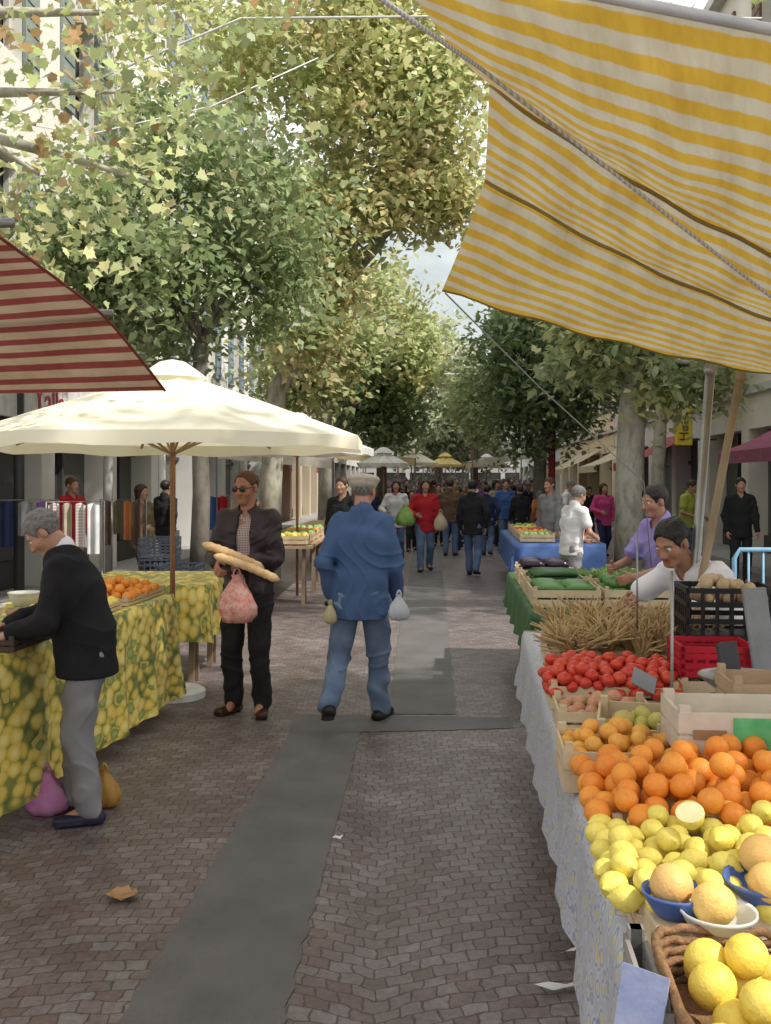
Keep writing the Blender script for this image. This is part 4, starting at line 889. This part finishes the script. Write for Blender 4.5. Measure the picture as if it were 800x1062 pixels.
def bowl(c,r,h_,mat,label):
    m=MB();m.lathe([(.001,0),(r*.62,0),(r*.7,.004),(r*.92,h_*.7),(r,h_),(r*1.06,h_+.004),(r*1.05,h_+.01),(r*.97,h_+.006),(r*.88,h_*.7),(r*.66,.01),(.001,.01)],(0,0,0),28);o=m.build('bowl',mat,loc=(0,0,0),smooth=True);o.location=c;return tag(o,label,'bowl')
BPL=M('blue_bowl_plastic',(.09,.16,.44),rough=.35,bump=0);WPL=M('white_bowl_plastic',(.68,.68,.64),rough=.35,bump=0)
gm=ballmesh('grapefruit',.041,GRAP,(1,1,.94),3)
first=True
for lab,mt,r,fr in (('blue plastic bowl at the stall corner beside the lemons',BPL,.06,[(697,918,1.90)]),('white plastic bowl behind the wicker basket',WPL,.066,[(741,938,1.84)]),('blue plastic bowl at the right frame edge',BPL,.082,[(790,887,1.98),(798,917,1.88)])):
    ps=[P(*f) for f in fr];c=sum(ps,V(0,0,0))/len(ps);c=c+V(.006,-.004,0);c.z=min(p.z for p in ps)-.052;bowl(c,r,.036,mt,lab)
    m=MB();hh=max(c.z-.76,.02);m.box((0,0,hh/2),(.10,.10,hh-.004));o=m.build('riser',WOODL,loc=(0,0,0),bev=.004);o.location=(c.x,c.y,.759);tag(o,'small wooden riser under the '+lab,'box')
    for p in ps:
        rot=(random.random()*6,random.random()*6,0)
        if first:o=gm;o.location=p;first=False
        else:o=clone(gm,p,rot,random.uniform(.95,1.03))
        tag(o,'grapefruit in the '+lab,'grapefruit','grapefruits in the '+lab)
c=TR(1.62,.14,.757);bt=thing('wicker_basket','brown wicker basket of yellow grapefruits at the bottom right corner','basket',c)
WICK=M('brown_wicker',(.30,.17,.08),(.17,.09,.045),60,.6,.5,150)
for j in range(6):
    s=1+.03*j;m=MB();pts=[]
    for i in range(41):
        t=i/40*2*math.pi;q=abs(math.cos(t))**.35*math.copysign(1,math.cos(t)),abs(math.sin(t))**.35*math.copysign(1,math.sin(t));pts.append(c+ebR*q[0]*.105*s+eaR*q[1]*.16*s+V(0,0,.012+.016*j+.003*math.sin(i*2.2+j*3)))
    m.tube(pts,.0085,6);m.build('rim' if j==5 else 'woven_band',WICK,bt,smooth=True)
m=MB();m.box(c+V(0,0,.006),(.2,.3,.01),(0,0,-.09));m.build('bottom',WICK,bt)
g2=ballmesh('grapefruit',.036,peel('yellow_grapefruit_peel',(.80,.58,.08),(.76,.63,.14)),(1,1,.95),5)
heap(g2,c,ebR,eaR,.15,.26,c.z+.012,.072,17,.08,'yellow grapefruit in the brown wicker basket','grapefruit','grapefruits in the wicker basket')
crate(TR(1.70,-.0,.757),(.04,.28,.07),-.09,M('grey_weathered_wood',(.36,.34,.31),rough=.8),'grey weathered slat box at the front edge beside the wicker basket')
m=MB();m.box((0,0,0),(.08,.004,.13));o=m.build('price_card',M('pale_blue_card',(.22,.27,.46),(.34,.37,.5),14,.5),loc=(0,0,0));o.location=P(664,1052,1.57);o.rotation_euler=(R(-18),0,-.75);tag(o,'pale blue card leaning on the cloth edge at the bottom right','card')
hl=thing('halved_lemon','cut lemon half showing pale flesh on top of the lemons','lemon',P(716,845,2.16));m=MB();m.lathe([(.0005,-.03),(.018,-.026),(.028,-.012),(.031,.004),(.0305,.008)],wl(hl),18);m.build('rind',LEMP,hl,smooth=True);m=MB();m.lathe([(.0305,.008),(.027,.0085),(.0005,.0085)],wl(hl),18);m.build('flesh',M('lemon_flesh',(.82,.76,.42),rough=.3),hl);hl.rotation_euler=(R(25),R(-15),0)
crate(TR(2.98,.53,.757),(.42,.26,.10),-.09,WOODL,'pale crate supporting the white labelled crate')
wc=thing('crate','white wooden crate with a green label behind the oranges','crate',TR(2.96,.50,.872));c=wl(wc)
m=MB();W_=M('white_crate_wood',(.64,.58,.48),(.54,.48,.38),8,.7)
for s in(-1,1):
    for zz in(.04,.105):m.box(c+ebR*s*.22+V(0,0,zz),(.01,.26,.058),(0,0,-.09));m.box(c+eaR*s*.13+V(0,0,zz),(.45,.012,.058),(0,0,-.09))
m.box(c+V(0,0,.012),(.44,.26,.01),(0,0,-.09))
for sx in(-1,1):
    for sy in(-1,1):m.box(c+ebR*sx*.205+eaR*sy*.115+V(0,0,.075),(.03,.03,.15),(0,0,-.09))
m.build('side_panels',W_,wc);m=MB();m.box(c+ebR*.0-eaR*.139+V(0,0,.075),(.15,.004,.095),(0,0,-.09));m.build('label',M('green_crate_label',(.08,.40,.14),(.16,.5,.22),20,.5),wc);m=MB();m.box(c-ebR*.14-eaR*.139+V(0,0,.075),(.09,.004,.025),(0,0,-.09));m.build('label',M('brown_stencil_ink',(.36,.2,.1),rough=.6),wc)
crate(TR(3.0,.13,.757),(.34,.28,.13),-.09,WOODL,'low wooden crate of mandarins left of the white crate')
mm=ballmesh('mandarin',.027,MAN,(1,1,.85),2)
heap(mm,TR(3.0,.13),ebR,eaR,.30,.24,.83,.053,52,.07,'mandarin in the low wooden crate behind the oranges','mandarin','mandarins in the low crate')
crate(TR(3.38,.30,.757),(.36,.28,.12),-.25,WOODL,'tilted pale wooden crate behind the mandarins',tilt=R(6))
crate(TR(3.36,.70,.757),(.34,.26,.13),.15,WOODL,'pale wooden crate right of the tilted crate',tilt=R(8))
crate(TR(3.33,.70,.9),(.36,.26,.12),-.1,WOOD,'brown wooden crate stacked on the pale crate near the right edge')
heap(ballmesh('pear',.03,peel('pear_skin',(.5,.48,.12),(.55,.4,.12)),(1,1,1.2),2),TR(3.38,.30),ebR,eaR,.3,.22,.78,.06,26,.07,'greenish pear in the tilted pale crate','pear','pears in the tilted crate')
m=MB();m.box((0,0,0),(.09,.005,.06));o=m.build('price_card',M('grey_price_card',(.22,.23,.25),rough=.5),loc=(0,0,0));o.location=P(668,706,3.3);o.rotation_euler=(R(-30),R(28),.2);tag(o,'small grey price card tilted over the onions','card')
crate(TR(3.66,.17,.757),(.34,.28,.09),-.09,WOODL,'low wooden crate of onions and small tomatoes at the cloth edge')
tm=ballmesh('tomato',.028,TOM,(1,1,.82),1,16,10);on=ballmesh('onion',.027,ONI,(1,1,.95),4)
heap(on,TR(3.66,.17),ebR,eaR,.3,.24,.79,.054,26,.05,'pink brown onion in the low crate before the tomatoes','onion','onions in the low crate')
crate(TR(4.15,.25,.757),(.50,.46,.1),-.09,WOODL,'shallow wooden crate under the heaped red tomatoes')
heap(tm,TR(4.15,.25),ebR,eaR,.50,.48,.80,.050,200,.26,'ripe red tomato in the heaped pile','tomato','tomatoes in the heaped pile',0,False)
crate(TR(4.12,.66,.757),(.30,.30,.12),-.09,WOODL,'wooden crate beneath the red plastic crate')
crate(TR(4.12,.66,.885),(.28,.28,.12),-.09,M('red_crate_plastic',(.50,.02,.04),rough=.35,bump=0),'red plastic crate right of the tomatoes','plastic')
TAN=M('dry_tan_pods',(.54,.40,.21),(.38,.26,.12),30,.8,.4,80)
bun=MB()
for i in range(52):
    a=random.uniform(0,6.28);r0=random.uniform(0,.03);ln_=random.uniform(.14,.25);d=V(math.cos(a)*.5,math.sin(a)*.5,random.uniform(.35,1.1)).normalized();p=V(math.cos(a)*r0,math.sin(a)*r0,0)
    q=p+d*ln_*.5;e=q+(d+V(random.uniform(-.5,.5),random.uniform(-.5,.5),-.4)).normalized()*ln_*.5;bun.tube([p,q,e],[.006,.007,.003],5)
b0=bun.build('pod_bundle',TAN,loc=(0,0,0));f0=True
crate(TR(4.9,.4,.757),(.70,.80,.1),-.09,WOODL,'long wooden tray under the dry tan bundles')
for i in range(28):
    p=TR(4.58+.13*(i//5)+random.uniform(-.04,.04),.17+.135*(i%5)+random.uniform(-.03,.03),.82+random.uniform(0,.05)+(.03 if i%5 in(1,2,3) else 0));rot=(random.uniform(-.4,.4),random.uniform(-.4,.4),random.uniform(0,6))
    if f0:o=b0;o.location=p;o.rotation_euler=rot;f0=False
    else:o=clone(b0,p,rot,random.uniform(.82,1.02))
    tag(o,'bundle of dry tan pods heaped beyond the tomatoes','bundle','dry tan bundles on the stall')
BLK=M('black_crate_plastic',(.016,.016,.018),rough=.4,bump=0)
for i,(x,y,z,lab) in enumerate(((1.47,4.35,.757,'lower black plastic crate of the pair near the vendor'),(1.47,4.35,.985,'upper black plastic crate holding pale potatoes near the vendor'))):
    crate((x,y,z),(.36,.30,.22),-.12,BLK,lab,'plastic')
pm=ballmesh('potato',.032,peel('potato_skin',(.46,.34,.2),(.54,.42,.26),.7,30),(1,1.3,.8),6)
heap(pm,V(1.47,4.35,0),V(1,0,0),V(0,1,0),.28,.22,1.13,.062,26,.08,'pale potato in the upper black crate','potato','potatoes in the black crate')
def slate(c,w_,h_,rz,label,mat):
    m=MB();m.box((0,0,0),(w_,.012,h_));o=m.build('price_slate',mat,loc=(0,0,0),bev=.004);o.location=c;o.rotation_euler=(R(-10),0,rz);return tag(o,label,'price sign')
SL=M('dark_slate',(.04,.042,.046),rough=.6);slate(P(788,655,3.9),.13,.34,.5,'grey slate sign standing at the right edge beside the black crates',M('grey_slate',(.22,.23,.24),rough=.5));slate(P(757,692,3.6),.11,.18,.6,'dark slate leaning right of the red plastic crate',SL)
m=MB();m.tube([P(697,775,3.2),P(697,592,3.2)],.005,8);tag(m.build('thin_stake',POLE,smooth=True),'thin metal stake standing among the crates','stake')
m=MB();m.tube([P(661,660,4.6),P(661,545,4.6)],.004,6);tag(m.build('thin_stake',POLE,smooth=True),'thin wire stake beside the tan bundles','stake')
sc=thing('weighing_scale','metal weighing scale with tilted pan near the right edge','scale',P(770,735,3.6));c=wl(sc);c.z=.757;sc.location=c
m=MB();m.box(c+V(0,0,.06),(.2,.2,.12));m.build('housing',M('dark_scale_metal',(.1,.1,.11),rough=.4,metal=.5),sc,bev=.015);m=MB();m.lathe([(.001,.15),(.1,.155),(.15,.19),(.155,.2)],c,24);m.build('pan',POLE,sc,smooth=True)
# vegetable stall
GRV=peel('courgette_skin',(.08,.2,.05),(.13,.27,.08),.35,40);CUC=peel('cucumber_skin',(.025,.08,.02),(.045,.12,.035),.35,60);AUB=peel('aubergine_skin',(.015,.008,.018),(.03,.012,.03),.22,20)
def veg(name,r,l_,mat):
    m=MB();m.tube([V(-l_/2,0,0),V(-l_/2+.01,0,.002),V(-l_*.2,0,.008),V(l_*.2,0,.008),V(l_/2-.01,0,.0),V(l_/2,0,-.002)],[.004,r*.8,r,r*1.05,r*.8,.004],9);return m.build(name,mat,loc=(0,0,0),smooth=True)
def row3(w,a,z):return O3+ea3*a+eb3*w+V(0,0,z+.04)
for i,(w_,a,lab) in enumerate(((.25,.4,'wooden crate of pale courgettes nearest on the vegetable stall'),(.25,1.15,'wooden crate of dark cucumbers on the vegetable stall'),(.25,1.95,'far wooden crate of aubergines on the vegetable stall'),(.74,.45,'wooden crate of green peppers by the lavender shirted man'),(.74,1.3,'wooden crate of leafy greens on the vegetable stall'))):
    crate(row3(w_,a,.75),(.46,.62,.13),-.07,WOODL,lab)
def lay(proto,c,n,w_,l_,z,label,cat,grp,ln_,r):
    fst=True;cols=max(1,int(w_/(ln_*1.02)));nr=max(1,int(l_/(2*r)));i=0
    while i<n:
        lay_=i//(cols*nr);j=i%(cols*nr);cx=(j%cols-(cols-1)/2)*ln_*1.02;cy=((j//cols+.5*(lay_%2))/nr-.48)*l_
        p=c+eb3*(cx+random.uniform(-.01,.01))+ea3*(cy+random.uniform(-.004,.004))+V(0,0,z+lay_*r*1.7);rot=(random.uniform(-.2,.2),random.uniform(-.04,.04),-.07+random.uniform(-.08,.08));i+=1
        if fst:o=proto;o.location=p;o.rotation_euler=rot;fst=False
        else:o=clone(proto,p,rot,random.uniform(.9,1.06))
        tag(o,label,cat,grp)
lay(veg('courgette',.024,.2,GRV),row3(.25,.4,0),44,.42,.54,.83,'pale green courgette in the nearest vegetable crate','courgette','courgettes in the near crate',.2,.024)
lay(veg('cucumber',.022,.36,CUC),row3(.25,1.15,0),33,.42,.54,.83,'dark green cucumber in the second vegetable crate','cucumber','cucumbers in the second crate',.36,.022)
lay(veg('aubergine',.04,.2,AUB),row3(.25,1.95,0),24,.42,.54,.84,'dark aubergine in the far vegetable crate','aubergine','aubergines in the far crate',.2,.038)
lay(veg('pepper',.034,.13,GRV),row3(.74,.45,0),40,.42,.54,.84,'green pepper in the crate by the lavender shirted man','pepper','green peppers in the crate',.13,.036)
def lettuce():
    pts=rng.normal(size=(70,3))*.05;pts[:,2]=np.abs(pts[:,2])*.6;t=thing('lettuce','','lettuce');c=np.array([(.24,.38,.12)])*rng.uniform(.6,1.3,(70,1));leafmesh('leaves',pts,.11,c,t,-1.,True);return t
lt=lettuce()
for i in range(8):
    p=row3(.74+random.uniform(-.14,.14),1.08+.06*i+random.uniform(-.02,.02),.80)
    o=lt if i==0 else clone(lt,p,(0,0,i),1.0);o.location=p;tag(o,'leafy lettuce in the crate on the vegetable stall','lettuce','lettuces in the crate')
def produce(c,ux,uy,mat,pn,label,cr_label,r=.045,n=16):
    crate(c,(.5,.55,.12),math.atan2(uy.y,uy.x)-R(90),WOODL,cr_label);p=ballmesh(pn,r,mat,(1,1,.9),3,10,7)
    heap(p,c,ux,uy,.42,.48,c.z+.05,r*2,n,.1,label,pn,label+' group')
GRB=M('cabbage_green',(.18,.34,.1),(.28,.42,.16),8,.6);ORD=('nearest','second','third','fourth','farthest','back')
for i,(a,w_,mt,pn,cl) in enumerate(((.5,.35,GRB,'cabbage','green'),(1.2,.35,MAN,'apricot','orange'),(1.9,.35,TOM,'tomato','red'),(2.6,.35,LEMP,'pepper','yellow'),(3.4,.35,GRB,'cabbage','green'),(.5,.95,TOM,'apple','red'))):
    produce(O4+ea3*a+eb3*w_+V(0,0,.775),eb3,ea3,mt,pn,f'{cl} {pn} in the {ORD[i]} box on the blue cloth stall',f'wooden crate of {cl} {pn}s, {ORD[i]} on the blue cloth stall',.05,12)
ORD=('nearest','second','third','farthest','back')
for i,(a,w_,mt,pn,cl) in enumerate(((.4,.32,LEMP,'melon','yellow'),(1.1,.32,GRB,'cabbage','green'),(1.8,.32,ORG,'orange','bright'),(2.6,.32,GRB,'lettuce','green'),(.5,.85,WOODL,'potato','tan'))):
    produce(O5+V(.02,1,0)*a+V(-1,.02,0)*w_+V(0,0,.812),V(-1,0,0),V(0,1,0),mt,pn,f'{cl} {pn} in the {ORD[i]} box of the bare trestle table',f'wooden crate of {cl} {pn}s, {ORD[i]} on the bare trestle table',.055,12)
for i,(a,mt,pn) in enumerate(((.5,TOM,'tomato'),(1.4,LEMP,'pepper'),(2.3,GRB,'cabbage'))):
    produce(O6+V(0,1,0)*a+V(-.4,0,.812),V(-1,0,0),V(0,1,0),mt,pn,f'{pn} on the table beneath the pale left canopy',f'crate of {pn}s beneath the pale left canopy',.055,8)
# left table goods
def TL(a,w,z=.85):return OL+eaL*a+ebL*w+V(0,0,z)
crate(TL(3.72,.30),(.5,.72,.05),-.1,WOODL,'shallow wooden tray of oranges at the far end of the lemon table')
o2=ballmesh('orange',.034,ORG,(1,1,.95),7);heap(o2,TL(3.72,.30),ebL,eaL,.48,.70,.87,.068,80,.09,'orange heaped at the far end of the lemon print table','orange','oranges on the lemon table')
crate(TL(3.0,.26),(.42,.5,.05),-.1,WOODL,'wooden tray of yellow fruit behind the old man');l2=lemonmesh('lemon',.03,LEMP);heap(l2,TL(3.0,.26),ebL,eaL,.40,.48,.87,.062,44,.07,'lemon in the tray behind the leaning old man','lemon','lemons in the left tray',flat=True)
crate(TL(1.82,.16),(.4,.42,.06),-.1,M('dark_tray_wood',(.07,.05,.035),rough=.7),'dark shallow tray on the lemon table before the old man');ol=ballmesh('plum',.018,peel('plum_skin',(.06,.025,.035),(.1,.05,.04),.3,20),(1,1,1.15));heap(ol,TL(1.82,.16),ebL,eaL,.34,.36,.86,.036,60,.03,'dark plum in the shallow tray before the old man','plum','plums in the dark tray')
for i,(a,w_,r,mt,lab) in enumerate(((2.6,.62,.11,WPL,'white bowl on the lemon table behind the old mans hands'),(2.45,.32,.09,M('wood_bowl',(.4,.24,.12),rough=.6),'brown bowl near the old mans hands'),(3.35,.74,.1,WPL,'white bowl beside the tray of yellow fruit'))):bowl(TL(a,w_,.848),r,.08,mt,lab)
s2=thing('weighing_scale','white hanging dial scale on the left table beyond the old man','scale',TL(2.75,.86,.848));c=wl(s2);m=MB();m.box(c+V(0,0,.05),(.22,.2,.1));m.box(c+V(0,.06,.2),(.05,.05,.22));m.build('housing',M('white_scale_enamel',(.6,.6,.58),rough=.35),s2,bev=.01);m=MB();m.tube([c+V(0,.04,.36),c+V(0,.1,.36)],.1,24);m.build('dial',WPL,s2);m=MB();m.lathe([(.001,.115),(.1,.12),(.14,.15)],c,20);m.build('pan',POLE,s2,smooth=True)
bc=M('dark_slate_crate_plastic',(.045,.055,.075),rough=.45);dc=M('dark_green_crate_plastic',(.02,.04,.03),rough=.45)
nm=['bottom','second','third','fourth']
for j,(px,Y,n,mt,cn) in enumerate(((188,11.2,3,bc,'dark slate'),(214,11.6,2,dc,'dark green'),(166,12.2,4,bc,'dark slate'))):
    for i in range(n):
        p=P(px,600,Y);crate((p.x,Y,.01+.245*i),(.4,.55,.235),random.uniform(-.06,.06),mt,f'{cn} plastic crate, {nm[i]} in the '+('middle','right','left')[j]+' stack behind the left table','plastic',group='plastic crates stacked behind the left table')
# clothes hanging on low rails at the left
def garment_rail(px,Y,label,mats,w_=.34):
    hc=thing('garment_rail',label,'rail',V(P(px,600,Y).x,Y,0));c=wl(hc);m=MB()
    m.tube([c+V(-w_,0,0),c+V(-w_,0,1.42),c+V(w_,0,1.42),c+V(w_,0,0)],.014,7);m.build('frame',POLE,hc,smooth=True)
    n=len(mats)
    for k,mt in enumerate(mats):
        ww=2*w_*.92/n;m=MB();m.grid([[c+V(-w_*.92+ww*k+ww*.9*i/6,.05*math.sin(i*1.7+k)-.02*k,1.41-.075*j-.01*abs(i-3)*(j<1)) for i in range(7)] for j in range(9-(k*2)%3)]);m.build('hanging_cloth',mt,hc,smooth=True)
PT=check('pale_patterned_cotton',(.66,.62,.57),(.42,.34,.33),9)
garment_rail(78,11.8,'low metal rail with pale patterned cloths hanging, at the far left',[PT,pc('beige',CC['beige']),PT,pc('white',CC['white'])])
garment_rail(128,13.3,'metal rail of brown and olive garments between the pale post and the crate stack',[pc('brown',CC['brown']),pc('olive',CC['olive']),pc('orange',CC['orange']),pc('brown',CC['brown'])],.3)
garment_rail(28,12.9,'metal rail of dark garments at the left frame edge behind the old man',[pc('navy',CC['navy']),pc('grey',CC['grey']),pc('purple',CC['purple'])],.4)
garment_rail(238,17.5,'metal rail of mixed coloured garments by the plane tree trunk at left',[pc('blue',CC['blue']),pc('red',CC['red']),pc('beige',CC['beige']),pc('teal',CC['teal'])],.45)
for px,Y,lab in((112,15,'pale grey post beside the shop windows at left'),(20,13.5,'dark post at the left frame edge by the shop')):
    x=P(px,600,Y).x;m=MB();m.tube([V(x,Y,0),V(x,Y,2.9)],.07,12);tag(m.build('post',M('pale_post_paint',(.46,.46,.44),rough=.6) if px>50 else DFRAME,smooth=True),lab,'post')
LB=M('light_blue_paint',(.24,.46,.66),rough=.4);ba=thing('barrier','light blue tubular barrier at the right edge in front of the woman in black','barrier',V(3.35,9.2,0));m=MB();x0=3.2;y=9.2
m.tube([V(x0,y,0),V(x0,y,.95),V(x0+.05,y,1.03),V(x0+.9,y,1.03),V(x0+.95,y,.95),V(x0+.95,y,0)],.022,8);m.build('frame',LB,ba,smooth=True)
for i in range(6):
    m=MB();m.tube([V(x0+.13+.135*i,y,.2),V(x0+.13+.135*i,y,1.02)],.011,6);m.build('upright',LB,ba,smooth=True)
m=MB();m.tube([V(x0,y,.2),V(x0+.95,y,.2)],.016,6);m.build('lower_rail',LB,ba,smooth=True)
# ---------------------------------------------------------------- bread and bags
BRD=M('bread_crust',(.60,.36,.15),(.76,.56,.32),22,.7,.5,30,dist=.02)
for a,b_,lab in(((210,564),(274,590),'upper baguette held across the chest of the man in sunglasses'),((222,576),(290,602),'lower baguette under the arm of the man in sunglasses')):
    up_='upper' in lab;p=P(*a,6.74 if up_ else 6.72);q=P(*b_,6.84 if up_ else 6.78);m=MB();n=24;m.tube([p.lerp(q,i/n)+V(0,0,.012*math.sin(i/n*3.14)) for i in range(n+1)],[.008,.02]+[.029+.0028*math.sin(i*2.4) for i in range(2,n-1)]+[.02,.008],14);tag(m.build('baguette',BRD,smooth=True),lab,'bread')
def bag(top_,h_,w_,mat,label,flat=.7,seed=0,name='plastic_bag'):
    t=thing(name,label,'bag',top_-V(0,0,h_));m=MB();pr=[(.02,0),(w_*.36,.006),(w_*.48,h_*.14),(w_*.5,h_*.3),(w_*.42,h_*.5),(w_*.22,h_*.7),(w_*.12,h_*.8),(w_*.16,h_*.86)]
    m.lathe(pr,(0,0,0),40,lambda a,z:.09*math.sin(5*a+seed+z*22)+.06*math.sin(11*a+z*40+seed)+.03*math.sin(19*a-z*70));c=wl(t)
    for i,v in enumerate(m.v):m.v[i]=V(v.x,v.y*flat,v.z)+c
    m.build('sack',mat,t,smooth=True)
    for s in(-1,1):
        m=MB();m.tube([c+V(s*w_*.11,0,h_*.8),c+V(s*w_*.08,0,h_*.92),c+V(0,0,h_),],[.009,.006,.008],6);m.build('handle',mat,t,smooth=True)
    return t
NET=M('red_white_net_bag',(.70,.22,.16),(.80,.55,.48),30,.5,.5,60,tr=.2);WBAG=M('thin_white_plastic',(.70,.72,.76),rough=.35,tr=.35);YBAG=M('amber_plastic',(.66,.38,.10),rough=.35,tr=.3);PBAG=M('pink_plastic',(.60,.20,.44),(.66,.34,.56),9,.3,.4,20,tr=.3)
bag(P(246,588,6.80),.38,.25,NET,'red and white net bag of onions hanging from the hand of the man with bread',name='net_bag')
bag(P(414,612,6.58),.20,.13,WBAG,'small white plastic bag in the right hand of the man in blue',seed=2)
bag(P(343,622,6.66),.16,.085,M('pale_yellow_plastic',(.66,.58,.34),rough=.4,tr=.3),'pale yellow bag in the left hand of the man in blue',seed=3)
bag(V(-1.68,4.98,.25),.25,.20,PBAG,'pink plastic bag on the ground at the feet of the old man',seed=1)
bag(V(-1.43,5.1,.22),.22,.16,YBAG,'amber plastic bag on the ground behind the feet of the old man',seed=5)
bag(P(421,520,18.4),.45,.36,M('lime_plastic',(.35,.58,.15),rough=.4,tr=.3),'lime green bag held beside the red jacketed woman',seed=4)
bag(P(457,528,18.3),.4,.25,M('tan_cloth_bag',(.55,.45,.33),rough=.8),'tan bag in the hand of the red jacketed woman',seed=6,name='cloth_bag')
def flake(px,py,r,mat,label,name,lob=True,seed=0):
    c=G(px,py);m=MB();pts=[V(c.x+x*r,c.y+(y-.5)*r,.012+.02*abs(math.sin(x*3+y*4+seed))) for x,y in(LOBE if lob else[(-.8,.2),(-.3,.45),(.3,.5),(.9,.9),(.5,.2),(-.2,.05)])];m.add(pts,[tuple(range(len(pts)))]);return tag(m.build(name,mat),label,'leaf' if lob else 'litter')
flake(130,930,.13,M('dry_brown_leaf',(.42,.25,.11),rough=.7),'dry brown leaf lying on the cobbles at lower left','fallen_leaf')
WPAP=M('white_paper',(.75,.74,.73),rough=.7)
flake(578,1026,.10,WPAP,'torn white paper scrap on the cobbles at lower right','paper_scrap',False)
flake(588,993,.05,WPAP,'small white paper scrap above the torn one','paper_scrap',False,2)
flake(350,873,.03,WPAP,'tiny white scrap beside the asphalt strip','paper_scrap',False,1)
